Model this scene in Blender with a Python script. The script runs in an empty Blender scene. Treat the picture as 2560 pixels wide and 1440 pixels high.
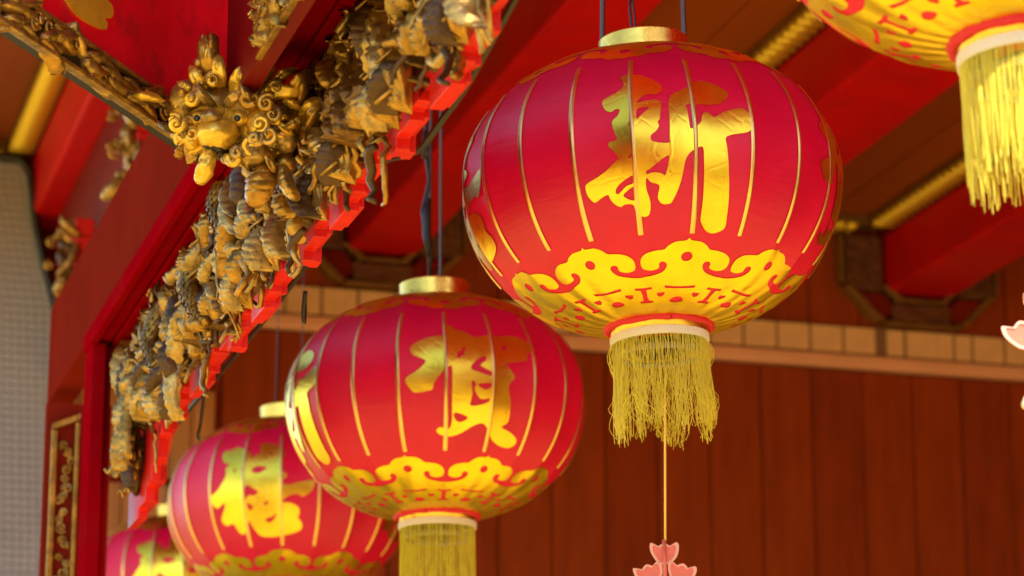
import bpy, bmesh, math, random
from mathutils import Vector, Matrix, noise
from mathutils.geometry import delaunay_2d_cdt

# ------------------------------------------------------------------ scene, camera, light
sc = bpy.context.scene
COL = sc.collection
PI = math.pi
rad = math.radians

cam_data = bpy.data.cameras.new('camera')
cam = bpy.data.objects.new('camera', cam_data)
COL.objects.link(cam)
sc.camera = cam
cam_data.sensor_width = 36.0
cam_data.lens = 101.25
cam_data.clip_start = 0.1
cam_data.clip_end = 2000.0
cam.location = (0, 0, 1.6)
cam.rotation_euler = (rad(105.0), 0, rad(-16.373))
cam_data.dof.use_dof = True
cam_data.dof.focus_distance = 6.65
cam_data.dof.aperture_fstop = 4.1

SUN_TO = Vector((0.12, -1.0, 0.64)).normalized()
world = bpy.data.worlds.new('World')
sc.world = world
world.use_nodes = True
wn = world.node_tree
wn.nodes.clear()
sky = wn.nodes.new('ShaderNodeTexSky')
sky.sky_type = 'NISHITA'
sky.sun_disc = False
sky.sun_elevation = math.asin(SUN_TO.z)
sky.sun_rotation = math.atan2(SUN_TO.x, SUN_TO.y)
sky.dust_density = 0.3
sky.ozone_density = 1.6
bg = wn.nodes.new('ShaderNodeBackground')
bg.inputs['Strength'].default_value = 0.15
wo = wn.nodes.new('ShaderNodeOutputWorld')
wn.links.new(sky.outputs[0], bg.inputs[0])
wn.links.new(bg.outputs[0], wo.inputs[0])

sd = bpy.data.lights.new('sun', 'SUN')
sd.energy = 4.3
sd.angle = rad(0.53)
sd.color = (1.0, 0.9, 0.72)
sun = bpy.data.objects.new('sun', sd)
COL.objects.link(sun)
sun.rotation_euler = SUN_TO.to_track_quat('Z', 'Y').to_euler()

sc.render.engine = 'CYCLES'
sc.view_settings.view_transform = 'Standard'
sc.view_settings.look = 'None'
sc.view_settings.gamma = 1.0
sc.view_settings.exposure = 1.38
sc.cycles.max_bounces = 10
sc.cycles.diffuse_bounces = 6

# ------------------------------------------------------------------ mesh helpers
class MB:
    def __init__(s):
        s.v = []; s.f = []; s.m = []
    def add(s, vs, fs, mi=0):
        b = len(s.v)
        s.v.extend([tuple(p) for p in vs])
        s.f.extend([tuple(b + i for i in f) for f in fs])
        s.m.extend([mi] * len(fs))
    def box(s, x0, x1, y0, y1, z0, z1, mi=0):
        s.add([(x0,y0,z0),(x1,y0,z0),(x1,y1,z0),(x0,y1,z0),(x0,y0,z1),(x1,y0,z1),(x1,y1,z1),(x0,y1,z1)],
              [(0,3,2,1),(4,5,6,7),(0,1,5,4),(1,2,6,5),(2,3,7,6),(3,0,4,7)], mi)
    def tube(s, pts, r, n=6, mi=0, cap=True, flat=1.0):
        pts = [Vector(p) for p in pts]
        rs = r if isinstance(r, (list, tuple)) else [r] * len(pts)
        b = len(s.v); up = None
        for i, p in enumerate(pts):
            t = (pts[min(i+1, len(pts)-1)] - pts[max(i-1, 0)])
            t = t.normalized() if t.length > 1e-9 else Vector((0, 0, 1))
            if up is None:
                up = t.orthogonal().normalized()
            else:
                up = (up - t * up.dot(t))
                up = up.normalized() if up.length > 1e-6 else t.orthogonal().normalized()
            sd_ = t.cross(up)
            for k in range(n):
                a = 2 * PI * k / n
                s.v.append(tuple(p + up * (math.cos(a) * rs[i]) + sd_ * (math.sin(a) * rs[i] * flat)))
        for i in range(len(pts) - 1):
            for k in range(n):
                k2 = (k + 1) % n
                s.f.append((b+i*n+k, b+i*n+k2, b+(i+1)*n+k2, b+(i+1)*n+k)); s.m.append(mi)
        if cap:
            s.f.append(tuple(b + k for k in reversed(range(n)))); s.m.append(mi)
            e = b + (len(pts)-1)*n
            s.f.append(tuple(e + k for k in range(n))); s.m.append(mi)
    def grid(s, fn, nu, nv, mi=0, wrap=False):
        b = len(s.v)
        for i in range(nu + 1):
            for j in range(nv + 1):
                s.v.append(tuple(fn(i / nu, j / nv)))
        for i in range(nu):
            for j in range(nv):
                a = b + i*(nv+1) + j
                s.f.append((a, a+1, a+nv+2, a+nv+1)); s.m.append(mi)
    def lathe(s, prof, n=48, cx=0, cy=0, mi=0):
        b = len(s.v)
        for (r, z) in prof:
            for k in range(n):
                a = 2*PI*k/n
                s.v.append((cx + r*math.cos(a), cy + r*math.sin(a), z))
        for i in range(len(prof)-1):
            for k in range(n):
                k2 = (k+1) % n
                s.f.append((b+i*n+k, b+i*n+k2, b+(i+1)*n+k2, b+(i+1)*n+k)); s.m.append(mi)
    def ball(s, c, r, nu=8, nv=12, mi=0):
        r = r if isinstance(r, (list, tuple)) else (r, r, r)
        def f(u, v):
            t = (u - .5) * PI; a = v * 2 * PI
            return (c[0] + r[0]*math.cos(t)*math.cos(a), c[1] + r[1]*math.cos(t)*math.sin(a), c[2] + r[2]*math.sin(t))
        s.grid(f, nu, nv, mi)
    def mesh(s, name, mats, smooth=False, angle=None):
        me = bpy.data.meshes.new(name)
        me.from_pydata(s.v, [], s.f)
        for m in (mats if isinstance(mats, (list, tuple)) else [mats]):
            me.materials.append(m)
        me.polygons.foreach_set('material_index', s.m)
        if smooth:
            me.polygons.foreach_set('use_smooth', [True] * len(me.polygons))
            if angle:
                me.set_sharp_from_angle(angle=rad(angle))
        me.update()
        return me
    def build(s, name, mats, parent=None, smooth=False, angle=None, bevel=0):
        o = put(name, s.mesh(name, mats, smooth, angle), parent)
        if bevel:
            m = o.modifiers.new('bevel', 'BEVEL'); m.width = bevel; m.segments = 2; m.limit_method = 'ANGLE'
        return o

def put(name, me, parent=None, loc=None, rot=None):
    o = bpy.data.objects.new(name, me)
    COL.objects.link(o)
    if parent: o.parent = parent
    if loc is not None: o.location = loc
    if rot is not None: o.rotation_euler = rot
    return o

def tag(o, label=None, cat=None, group=None, kind=None):
    if label: o['label'] = label
    if cat: o['category'] = cat
    if group: o['group'] = group
    if kind: o['kind'] = kind
    return o

def thing(name, label, cat, loc=(0, 0, 0), rot=(0, 0, 0), group=None):
    o = put(name, None, None, loc, rot)
    o.empty_display_size = .1
    return tag(o, label, cat, group)

# ------------------------------------------------------------------ materials
def mat(name, base, rough=.5, metal=0, spec=.5, var=.0, vscale=4, bump=0, bscale=30, trans=0, tcol=None,
        base2=None, stretch=(1, 1, 1), sheen=0, coat=0, detail=6, bdist=.01, dirt=0, dcol=(.03,.02,.015)):
    m = bpy.data.materials.new(name); m.use_nodes = True
    nt = m.node_tree; N = nt.nodes; Lk = nt.links
    P = N['Principled BSDF']; out = N['Material Output']
    P.inputs['Base Color'].default_value = (*base, 1)
    P.inputs['Roughness'].default_value = rough
    P.inputs['Metallic'].default_value = metal
    P.inputs['Specular IOR Level'].default_value = spec
    P.inputs['Sheen Weight'].default_value = sheen
    P.inputs['Coat Weight'].default_value = coat
    P.inputs['Coat Roughness'].default_value = .34
    tc = N.new('ShaderNodeTexCoord'); mp = N.new('ShaderNodeMapping')
    mp.inputs['Scale'].default_value = stretch
    Lk.new(tc.outputs['Object'], mp.inputs[0])
    col = None
    if var or base2:
        n1 = N.new('ShaderNodeTexNoise'); n1.inputs['Scale'].default_value = vscale; n1.inputs['Detail'].default_value = detail
        n1.inputs['Roughness'].default_value = .65
        Lk.new(mp.outputs[0], n1.inputs[0])
        r1 = N.new('ShaderNodeValToRGB')
        b2 = base2 if base2 else tuple(c * (1 - var) for c in base)
        b1 = tuple(min(1, c * (1 + var*.6)) for c in base)
        r1.color_ramp.elements[0].position = .32; r1.color_ramp.elements[1].position = .68
        r1.color_ramp.elements[0].color = (*b2, 1); r1.color_ramp.elements[1].color = (*b1, 1)
        Lk.new(n1.outputs[0], r1.inputs[0]); col = r1.outputs[0]
        mr = N.new('ShaderNodeMapRange'); mr.inputs[3].default_value = max(.03, rough - .12*(1 if rough > .3 else .4)); mr.inputs[4].default_value = min(1, rough + .15)
        Lk.new(n1.outputs[0], mr.inputs[0]); Lk.new(mr.outputs[0], P.inputs['Roughness'])
    if dirt:
        n3 = N.new('ShaderNodeTexNoise'); n3.inputs['Scale'].default_value = vscale*2.7; n3.inputs['Detail'].default_value = 8
        Lk.new(tc.outputs['Object'], n3.inputs[0])
        r3 = N.new('ShaderNodeValToRGB'); r3.color_ramp.elements[0].position = .5; r3.color_ramp.elements[1].position = .72
        r3.color_ramp.elements[0].color = (0,0,0,1); r3.color_ramp.elements[1].color = (dirt,)*3 + (1,)
        Lk.new(n3.outputs[0], r3.inputs[0])
        mx = N.new('ShaderNodeMix'); mx.data_type = 'RGBA'
        Lk.new(r3.outputs[0], mx.inputs[0])
        if col: Lk.new(col, mx.inputs[6])
        else: mx.inputs[6].default_value = (*base, 1)
        mx.inputs[7].default_value = (*dcol, 1)
        col = mx.outputs[2]
    if col: Lk.new(col, P.inputs['Base Color'])
    if bump:
        n2 = N.new('ShaderNodeTexNoise'); n2.inputs['Scale'].default_value = bscale; n2.inputs['Detail'].default_value = 5
        Lk.new(mp.outputs[0], n2.inputs[0])
        bp = N.new('ShaderNodeBump'); bp.inputs['Strength'].default_value = bump; bp.inputs['Distance'].default_value = bdist
        Lk.new(n2.outputs[0], bp.inputs['Height']); Lk.new(bp.outputs[0], P.inputs['Normal'])
    if trans:
        T = N.new('ShaderNodeBsdfTranslucent'); T.inputs[0].default_value = (*(tcol or base), 1)
        mxs = N.new('ShaderNodeMixShader'); mxs.inputs[0].default_value = trans
        Lk.new(P.outputs[0], mxs.inputs[1]); Lk.new(T.outputs[0], mxs.inputs[2]); Lk.new(mxs.outputs[0], out.inputs[0])
    return m

def foil_mat(name, base, rough=.24, b1=.22, b2=.16):
    # crumpled metal foil: soft dents plus fine sharp creases
    m = mat(name, base, rough=rough, metal=1.0, var=.12, vscale=14)
    nt = m.node_tree; N = nt.nodes; Lk = nt.links; P = N['Principled BSDF']
    tc = [n for n in N if n.type == 'TEX_COORD'][0]
    n1 = N.new('ShaderNodeTexNoise'); n1.inputs['Scale'].default_value = 22; n1.inputs['Detail'].default_value = 2; n1.inputs['Distortion'].default_value = .8
    vo = N.new('ShaderNodeTexVoronoi'); vo.feature = 'DISTANCE_TO_EDGE'; vo.inputs['Scale'].default_value = 17; vo.inputs['Randomness'].default_value = 1
    n3 = N.new('ShaderNodeTexNoise'); n3.inputs['Scale'].default_value = 5; n3.inputs['Detail'].default_value = 4
    mx = N.new('ShaderNodeMix'); mx.data_type = 'VECTOR'; mx.inputs[0].default_value = .12
    Lk.new(tc.outputs['Object'], n3.inputs[0]); Lk.new(tc.outputs['Object'], mx.inputs[4]); Lk.new(n3.outputs['Color'], mx.inputs[5])
    Lk.new(mx.outputs[1], vo.inputs['Vector']); Lk.new(tc.outputs['Object'], n1.inputs[0])
    cl = N.new('ShaderNodeMapRange'); cl.inputs[1].default_value = 0; cl.inputs[2].default_value = .07
    Lk.new(vo.outputs['Distance'], cl.inputs[0])
    bA = N.new('ShaderNodeBump'); bA.inputs['Strength'].default_value = b1; bA.inputs['Distance'].default_value = .0035
    bB = N.new('ShaderNodeBump'); bB.inputs['Strength'].default_value = b2; bB.inputs['Distance'].default_value = .0012
    Lk.new(n1.outputs[0], bA.inputs['Height']); Lk.new(cl.outputs[0], bB.inputs['Height'])
    Lk.new(bA.outputs[0], bB.inputs['Normal']); Lk.new(bB.outputs[0], P.inputs['Normal'])
    return m

def pleats(m, n, dist, strength=.8):
    # radial creases of the foil below the belly, running towards the ring
    nt = m.node_tree; N = nt.nodes; Lk = nt.links; P = N['Principled BSDF']
    tc = [q for q in N if q.type == 'TEX_COORD'][0]
    gr = N.new('ShaderNodeTexGradient'); gr.gradient_type = 'RADIAL'
    nz = N.new('ShaderNodeTexNoise'); nz.inputs['Scale'].default_value = 9
    mul = N.new('ShaderNodeMath'); mul.operation = 'MULTIPLY_ADD'; mul.inputs[1].default_value = n*2*PI
    n2 = N.new('ShaderNodeMath'); n2.operation = 'MULTIPLY'; n2.inputs[1].default_value = 7
    sn = N.new('ShaderNodeMath'); sn.operation = 'SINE'
    bp = N.new('ShaderNodeBump'); bp.inputs['Distance'].default_value = dist; bp.inputs['Strength'].default_value = strength
    Lk.new(tc.outputs['Object'], gr.inputs[0]); Lk.new(tc.outputs['Object'], nz.inputs[0]); Lk.new(nz.outputs[0], n2.inputs[0])
    Lk.new(gr.outputs['Fac'], mul.inputs[0]); Lk.new(n2.outputs[0], mul.inputs[2]); Lk.new(mul.outputs[0], sn.inputs[0])
    Lk.new(sn.outputs[0], bp.inputs['Height'])
    old = P.inputs['Normal'].links[0].from_socket
    Lk.new(old, bp.inputs['Normal']); Lk.new(bp.outputs[0], P.inputs['Normal'])

M = {}
M['fabric'] = mat('red_lantern_cloth', (.80, .0015, .072), rough=.42, spec=.45, coat=.28, var=.16, vscale=4, bump=.12, bscale=700, bdist=.0006, trans=.30, tcol=(1.0, .010, .002), sheen=.0)
def puckers(m):
    # fine horizontal puckers where the cloth is stretched between the wires
    nt = m.node_tree; N = nt.nodes; Lk = nt.links; P = N['Principled BSDF']
    tc = [q for q in N if q.type == 'TEX_COORD'][0]
    mp = N.new('ShaderNodeMapping'); mp.inputs['Scale'].default_value = (4, 4, 26)
    nz = N.new('ShaderNodeTexNoise'); nz.inputs['Scale'].default_value = 1.6; nz.inputs['Detail'].default_value = 5; nz.inputs['Roughness'].default_value = .6
    bp = N.new('ShaderNodeBump'); bp.inputs['Distance'].default_value = .006; bp.inputs['Strength'].default_value = .5
    Lk.new(tc.outputs['Object'], mp.inputs[0]); Lk.new(mp.outputs[0], nz.inputs[0]); Lk.new(nz.outputs[0], bp.inputs['Height'])
    Lk.new(P.inputs['Normal'].links[0].from_socket, bp.inputs['Normal']); Lk.new(bp.outputs[0], P.inputs['Normal'])
puckers(M['fabric'])
M['foil'] = foil_mat('gold_foil', (1.0, .66, .05))
M['foil_base'] = foil_mat('pleated_gold_foil', (1.0, .68, .03), rough=.34, b1=.3, b2=.15)
pleats(M['foil_base'], 28, .0016, .35)
M['ribgold'] = mat('gold_tape', (.86, .56, .18), rough=.28, metal=1, var=.15, vscale=18, bump=.2, bscale=90, bdist=.002)
M['capgold'] = foil_mat('gold_card', (.9, .56, .10), rough=.22, b1=.5, b2=.2)
M['piping'] = mat('red_cloth_piping', (.55, .004, .03), rough=.6, bump=.4, bscale=150, bdist=.002)
M['white'] = mat('white_woven_band', (.8, .76, .72), rough=.7, bump=.4, bscale=260, bdist=.001, trans=.2)
M['hoop'] = mat('grey_plastic_hoop', (.35, .33, .33), rough=.4)
M['black'] = mat('black_plastic', (.012, .011, .012), rough=.45)
M['rod'] = mat('dull_steel_rod', (.12, .085, .07), rough=.35, metal=.8)
M['fringe'] = mat('yellow_silk_thread', (.98, .90, .08), rough=.38, spec=.6, var=.15, vscale=30, trans=.45, tcol=(1.0, .88, .06), sheen=.3)
M['cord'] = mat('yellow_cord', (.75, .5, .12), rough=.6)
M['pink'] = mat('coral_plastic', (.85, .22, .16), rough=.35, var=.1, vscale=40, trans=.3, tcol=(.9, .25, .15))
M['pinkrim'] = mat('pale_pink_plastic', (.9, .5, .42), rough=.35, trans=.25, tcol=(.95, .5, .4))
M['beige'] = mat('ivory_plastic', (.8, .65, .45), rough=.4, trans=.2)
M['redpaint'] = mat('red_lacquer', (.24, .0008, .005), rough=.8, spec=.0, var=.15, vscale=3, bump=.15, bscale=25, dirt=.35, dcol=(.2,.01,.01))
M['redstep'] = mat('bright_red_paint', (.66, .007, .004), rough=.42, spec=.35, var=.14, vscale=14, bump=.25, bscale=60, dirt=.4, dcol=(.35,.02,.01))
M['redpanel'] = mat('crimson_panel_paint', (.85, .003, .026), rough=.45, spec=.25, var=.2, vscale=5, bump=.2, bscale=12, dirt=.5, dcol=(.20,.015,.02))
M['darkred'] = mat('dark_red_paint', (.16, .002, .004), rough=.5, spec=.2, var=.2, vscale=2, bump=.1, bscale=15)
M['girder'] = mat('red_girder_paint', (.55, .002, .003), rough=.5, spec=.2, var=.18, vscale=1.2, bump=.1, bscale=15, dirt=.3, dcol=(.3,.01,.01))
M['maroon'] = mat('brown_red_paint', (.17, .013, .007), rough=.65, spec=.0, var=.15, vscale=2, bump=.1, bscale=15)
M['brownpanel'] = mat('orange_brown_board', (.30, .062, .006), rough=.5, spec=.25, var=.2, vscale=2, bump=.15, bscale=20, stretch=(1, .15, 1))
M['trimgold'] = mat('gold_painted_moulding', (.90, .60, .05), rough=.38, metal=.5, var=.25, vscale=8, bump=.2, bscale=40)
M['oldgold'] = mat('aged_gold_leaf', (.44, .23, .035), rough=.33, metal=.75, var=.55, vscale=16, bump=.5, bscale=55, dirt=.55, dcol=(.10, .05, .025), bdist=.006)
M['palegold'] = mat('worn_pale_gold', (.50, .31, .085), rough=.30, metal=.75, var=.55, vscale=20, bump=.5, bscale=60, dirt=.6, dcol=(.13, .09, .07), bdist=.006)
M['relief'] = mat('shadowy_gold_relief', (.19, .085, .012), rough=.34, metal=.6, var=.6, vscale=22, bump=.5, bscale=70, dirt=.7, dcol=(.05,.02,.01), bdist=.005)  # gold darkened for the recessed background, shade put into the base colour
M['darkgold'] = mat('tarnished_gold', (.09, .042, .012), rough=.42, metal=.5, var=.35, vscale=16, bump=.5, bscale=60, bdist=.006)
M['liongold'] = mat('bright_gold_leaf', (.85, .52, .06), rough=.32, metal=.65, var=.25, vscale=22, bump=.4, bscale=80, dirt=.4, dcol=(.2, .1, .03), bdist=.004)
M['plank'] = mat('red_brown_plank', (.30, .044, .006), rough=.6, spec=.12, var=.25, vscale=3, bump=.2, bscale=12, stretch=(4, 4, .5))
M['plank2'] = mat('red_brown_plank_dull', (.265, .037, .006), rough=.6, spec=.12, var=.25, vscale=3, bump=.2, bscale=12, stretch=(4, 4, .5))
M['orangewood'] = mat('orange_wood', (.5, .19, .05), rough=.5, var=.25, vscale=3, bump=.2, bscale=12, stretch=(6, 4, .5))
M['paletile'] = mat('pale_tan_tile', (.84, .52, .28), rough=.4, var=.15, vscale=5, bump=.1)
M['ledge'] = mat('pink_tan_ledge', (.85, .42, .27), rough=.4, var=.12, vscale=2)
M['grout'] = mat('dark_joint', (.24, .12, .07), rough=.8)
M['greytile'] = mat('grey_brown_tile', (.38, .355, .39), rough=.4, var=.12, vscale=3)
M['greygrout'] = mat('pale_grout', (.52, .49, .51), rough=.8)
M['ground'] = mat('stone_paving', (.76, .55, .13), rough=.85, var=.2, vscale=.6, bump=.2, bscale=4, bdist=.02)
M['roof'] = mat('roof_boards', (.25, .12, .06), rough=.7)

# ------------------------------------------------------------------ ground and building shell
def struct(name, mb, m, parent=None, **k):
    o = mb.build(name, m, parent, **k)
    if not parent: o['kind'] = 'structure'
    return o

g = MB(); g.add([(-900,-900,0),(900,-900,0),(900,900,0),(-900,900,0)], [(0,1,2,3)])
struct('ground', g, M['ground'])

ROOF_L, ROOF_R, ROOF_F, WALL_Y = 0.30, 12.0, 0.0, 16.0
g = MB(); g.box(ROOF_L, ROOF_R, ROOF_F, WALL_Y + .5, 6.95, 7.2)
struct('roof', g, M['roof'])
M['browngold'] = mat('dull_brown_gold', (.20, .085, .012), rough=.5, metal=.2, var=.3, vscale=10)
ceil = put('ceiling', None); ceil['kind'] = 'structure'
GX = [(.30,.60), (1.80,2.46), (3.67,4.09), (5.31,5.84), (7.10,7.55), (9.0,9.45), (10.8,11.2)]
for i in range(len(GX)-1):
    a, b = GX[i][1], GX[i+1][0]
    g = MB()
    n = 3
    YF = ROOF_F
    for j in range(n):       # the coffer ceiling is laid in long boards
        g.box(a+(b-a)*j/n+.003, a+(b-a)*(j+1)/n-.003, YF, WALL_Y, 6.655+.004*(j % 2), 6.70)
    g.build('coffer_board', M['brownpanel'], ceil)
    # gold ribbed moulding along the right side of the coffer, and its mitred return on the wall
    if b < 0: continue
    w = .155
    g = MB(); g.box(b-w, b-.003, 8.0, WALL_Y-.01, 6.612, 6.65)
    g.box(a+.003, b-w-.004, WALL_Y-.20, WALL_Y-.01, 6.60, 6.65)
    g.build('gold_moulding', M['browngold'], ceil)
    rb = MB(); rb.tube([(b-w+.008, 0, 0), (b-.012, 0, 0)], .034, 8)
    me = rb.mesh('bead', M['trimgold'], True)
    if b > 1.5:
        y = WALL_Y-.26
        while y > 10.6:
            put('bead', me, ceil, (0, y, 6.598)); y -= .094
    me2 = MB(); me2.tube([(0, WALL_Y-.19, 0), (0, WALL_Y-.03, 0)], .034, 8)
    me2 = me2.mesh('bead', M['trimgold'], True)
    if b > 1.5:
        x = a+.05
        while x < b-w-.02:
            put('bead', me2, ceil, (x, 0, 6.598)); x += .08

glab = {1: 'dark red roof girder running above the carved frieze to the tiled pillar',
        2: 'red roof girder whose end is ringed by a brown collar behind the second lantern',
        3: 'red roof girder passing behind the right side of the largest whole lantern',
        4: 'red roof girder whose end sits low at the right beside the gold brackets'}
for i, (a, b) in enumerate(GX):
    g = MB(); g.box(a, b, ROOF_F, WALL_Y-.002, 6.20, 6.69)
    # two shallow rolled edges
    o = g.build('beam', M['girder'], None, bevel=.02)
    t = thing('roof_girder', glab.get(i, ['leftmost red roof girder at the roof edge','','','','','red roof girder just outside the photo to the right','rightmost red roof girder by the side wall'][i]), 'girder', ((a+b)/2, 8, 6.2), group='red girders under the roof')
    o.parent = t; o.location = (-(a+b)/2, -8, -6.2)
    if 0 < i < 5:
        g = MB(); g.box(a-.012, a-.001, ROOF_F, WALL_Y-.01, 6.56, 6.60)
        c = g.build('fillet', M['darkred'], t); c.location = o.location

# hall side wall out of view; wall behind added to cut front sky light
g = MB(); g.box(ROOF_R, ROOF_R+.3, -8, WALL_Y+.3, 0, 6.95)
tag(g.build('side_wall', M['plank'], None), 'red brown side wall of the hall, outside the photo to the right', 'wall')
g = MB(); g.box(-6.0, ROOF_R+4, -22.4, -22.0, 0, 11.0)
tag(g.build('sky_block_wall', M['plank'], None), 'tall red brown wall added behind the viewer to hold back sky light', 'wall')

# back wall: frame boards, planks, tile band, ledge
bw = thing('back_wall', 'red brown planked wall with a pale tile band far behind the lanterns', 'wall', (2, WALL_Y, 0))
def onwall(mb, name, m, **k):
    o = mb.build(name, m, bw, **k); o.location = (-2, -WALL_Y, 0); return o
g = MB(); g.box(1.3, ROOF_R, WALL_Y+.045, WALL_Y+.3, 0, 6.95); onwall(g, 'backing', M['darkred'])
rnd = random.Random(4)
x = 2.62; pw = .333
k = 0
while x < 11.6:
    g = MB(); g.box(x+.004, x+pw-.004, WALL_Y-.0+rnd.uniform(-.006,.006), WALL_Y+.04, 0, 5.70)
    onwall(g, 'plank', M['plank'] if rnd.random() < .6 else M['plank2'], bevel=.008)
    g = MB(); g.box(x+.004, x+pw-.004, WALL_Y-.0+rnd.uniform(-.006,.006), WALL_Y+.04, 5.985, 6.95)
    onwall(g, 'plank', M['plank'] if rnd.random() < .6 else M['plank2'], bevel=.008)
    x += pw; k += 1
g = MB(); g.box(2.62, ROOF_R, WALL_Y-.06, WALL_Y+.04, 5.712, 5.795); onwall(g, 'ledge', M['ledge'], bevel=.015)
g = MB(); g.box(2.62, ROOF_R, WALL_Y-.02, WALL_Y+.04, 5.797, 5.982); onwall(g, 'band_backing', M['grout'])
def tile_mesh(w, h):
    g = MB(); n = 5; hh = h/n
    for i in range(n):
        g.box(0, w, -.014, 0, i*hh+.008, (i+1)*hh-.0)
    g.box(0, w, -.006, 0, 0, h)
    return g.mesh('tile', M['paletile'])
tm = tile_mesh(.203, .160); tms = tile_mesh(.108, .160)
x = 2.66
edges = []
while x < 7.05: edges.append((x, 0)); x += .2195
for xx in (7.115,): edges.append((xx, 1))
x = 7.245; edges.append((x, 0)); edges.append((7.45, 1)); edges.append((7.575, 1)); x = 7.70
while x < 11.7: edges.append((x, 0)); x += .2195
for xx, sm in edges:
    put('tile', tms if sm else tm, bw, (xx-2, -.022, 5.812))
# orange door board low at the left of the wall
g = MB()
orange = thing('orange_door', 'orange brown boarded door low between the carved post and the small lantern', 'door', (2.0, WALL_Y-.05, 0))
for j in range(7):
    xa = 2.0 + j*.13
    if xa > 2.85: break
    g = MB(); g.box(xa+.004, xa+.126, WALL_Y-.07, WALL_Y-.045, 0, 4.74)
    o = g.build('board', M['orangewood'], orange, bevel=.004); o.location = (-2, -WALL_Y+.05, 0)
    g = MB(); g.box(xa+.004, xa+.126, WALL_Y-.07, WALL_Y-.045, 4.78, 5.3)
    o = g.build('board', M['orangewood'], orange, bevel=.004); o.location = (-2, -WALL_Y+.05, 0)
g = MB(); g.box(2.0, 2.9, WALL_Y-.045, WALL_Y-.0, 0, 5.36); o = g.build('frame', M['maroon'], orange); o.location = (-2, -WALL_Y+.05, 0)

# collars round the girder ends
def collar(a, b, label):
    t = thing('girder_collar', label, 'bracket', ((a+b)/2, WALL_Y-.05, 6.0), group='brown and gold brackets round the girder ends')
    loc = (-(a+b)/2, -WALL_Y+.05, -6.0)
    Y0, Y1 = WALL_Y-.10, WALL_Y-.012
    m = M['maroon']
    def bar(name, pts, mt, y0=Y0, y1=Y1):
        g = MB(); n = len(pts)
        vs = [(p[0], y0, p[1]) for p in pts] + [(p[0], y1, p[1]) for p in pts]
        fs = [tuple(range(n)), tuple(reversed(range(n, 2*n)))] + [(i, i+n, (i+1) % n + n, (i+1) % n) for i in range(n)]
        g.add(vs, fs); o = g.build(name, mt, t, bevel=.006); o.location = loc
    for s, e in ((-1, a), (1, b)):
        bar('side_bar', [(e+s*.03, 6.20), (e+s*.27, 6.20), (e+s*.27, 6.55), (e+s*.03, 6.55)], M['carvedbrown'])
        bar('gold_rail', [(e+s*.285, 6.24), (e+s*.31, 6.24), (e+s*.31, 6.55), (e+s*.285, 6.55)], M['browngold'])
        bar('diagonal_bar', [(e+s*.03, 6.19), (e+s*.24, 6.19), (e+s*.02, 6.02), (e-s*.05, 6.10)], m, Y0+.01)
        bar('gold_rail', [(e+s*.29, 6.22), (e+s*.24, 6.22), (e+s*.02, 6.01), (e+s*.08, 6.01)], M['browngold'], Y0-.02)
        bar('gold_rail', [(e+s*.05, 6.24), (e+s*.0, 6.24), (e-s*.13, 6.14), (e-s*.08, 6.14)], M['browngold'], Y0-.02)
    bar('bottom_bar', [(a+.03, 6.02), (b-.03, 6.02), (b-.03, 6.13), (a+.03, 6.13)], M['carvedbrown'])
    bar('gold_rail', [(a-.02, 5.992), (b+.02, 5.992), (b+.02, 6.012), (a-.02, 6.012)], M['browngold'], Y0-.01)
    bar('gold_rail', [(a+.05, 6.14), (b-.05, 6.14), (b-.05, 6.165), (a+.05, 6.165)], M['browngold'], Y0-.01)
M['carvedbrown'] = mat('carved_brown_band', (.13, .035, .008), rough=.6, var=.5, vscale=12, bump=.8, bscale=22, bdist=.03)
collar(3.67, 4.09, 'brown carved collar under the red girder end above the second lantern')
collar(5.31, 5.84, 'brown carved collar behind the largest whole lantern')
collar(7.10, 7.55, 'brown collar with gold diagonal corner at the right under the low girder end')

# tiled pillar at the far left
pil = thing('tiled_pillar', 'grey brown pillar clad in small square tiles at the left edge', 'pillar', (1.5, WALL_Y-.1, 0))
PY = WALL_Y-.30
def pright(z):
    if z > 6.42: return 1.72
    if z > 5.67: return 1.765 + (6.42-z)/(6.42-5.67)*(1.93-1.765)
    return 1.93 + min(.07, (5.67-z)*.05)
g = MB(); zs = [0, 2, 4, 5.0, 5.67, 5.8, 6.0, 6.2, 6.4, 6.5]
for i in range(len(zs)-1):
    za, zb = zs[i], zs[i+1]
    xa, xb = pright(za)-.004, pright(zb)-.004
    b = len(g.v)
    g.add([(.7,PY+.02,za),(xa,PY+.02,za),(xb,PY+.02,zb),(.7,PY+.02,zb),(.7,PY+.27,za),(xa,PY+.27,za),(xb,PY+.27,zb),(.7,PY+.27,zb)],
          [(0,1,2,3),(7,6,5,4),(1,5,6,2),(4,0,3,7)])
g.add([(.7,PY+.02,6.5),(pright(6.5),PY+.02,6.5),(pright(6.5),PY+.27,6.5),(.7,PY+.27,6.5)], [(0,1,2,3)])
o = g.build('grout', M['greygrout'], pil); o.location = (-1.5, -WALL_Y+.1, 0)
ts = .0455
tb = MB(); tb.box(0, ts-.005, 0, .02, 0, ts-.005); tme = tb.mesh('tile', M['greytile'])
rest = MB(); cnt = 0
rows = [(6.49-ts*(i+1)) for i in range(58)]
cells = []
for z in rows:
    xr = min(pright(z), pright(z+ts))
    j = 0
    while True:
        xx = xr - ts*(j+1)
        if xx < 1.55: break
        cells.append((xx, z)); j += 1
cells.sort(key=lambda c: -c[1])
for i, (xx, z) in enumerate(cells):
    dy = rnd.uniform(0, .003)
    if i < 300: put('tile', tme, pil, (xx-1.5, PY+.002+dy-WALL_Y+.1, z))
    else: rest.box(xx-1.5, xx-1.5+ts-.005, PY+.002+dy-WALL_Y+.1, PY+.022-WALL_Y+.1, z, z+ts-.005)
o = rest.build('tiles', M['greytile'], pil); o['kind'] = 'stuff'
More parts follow.
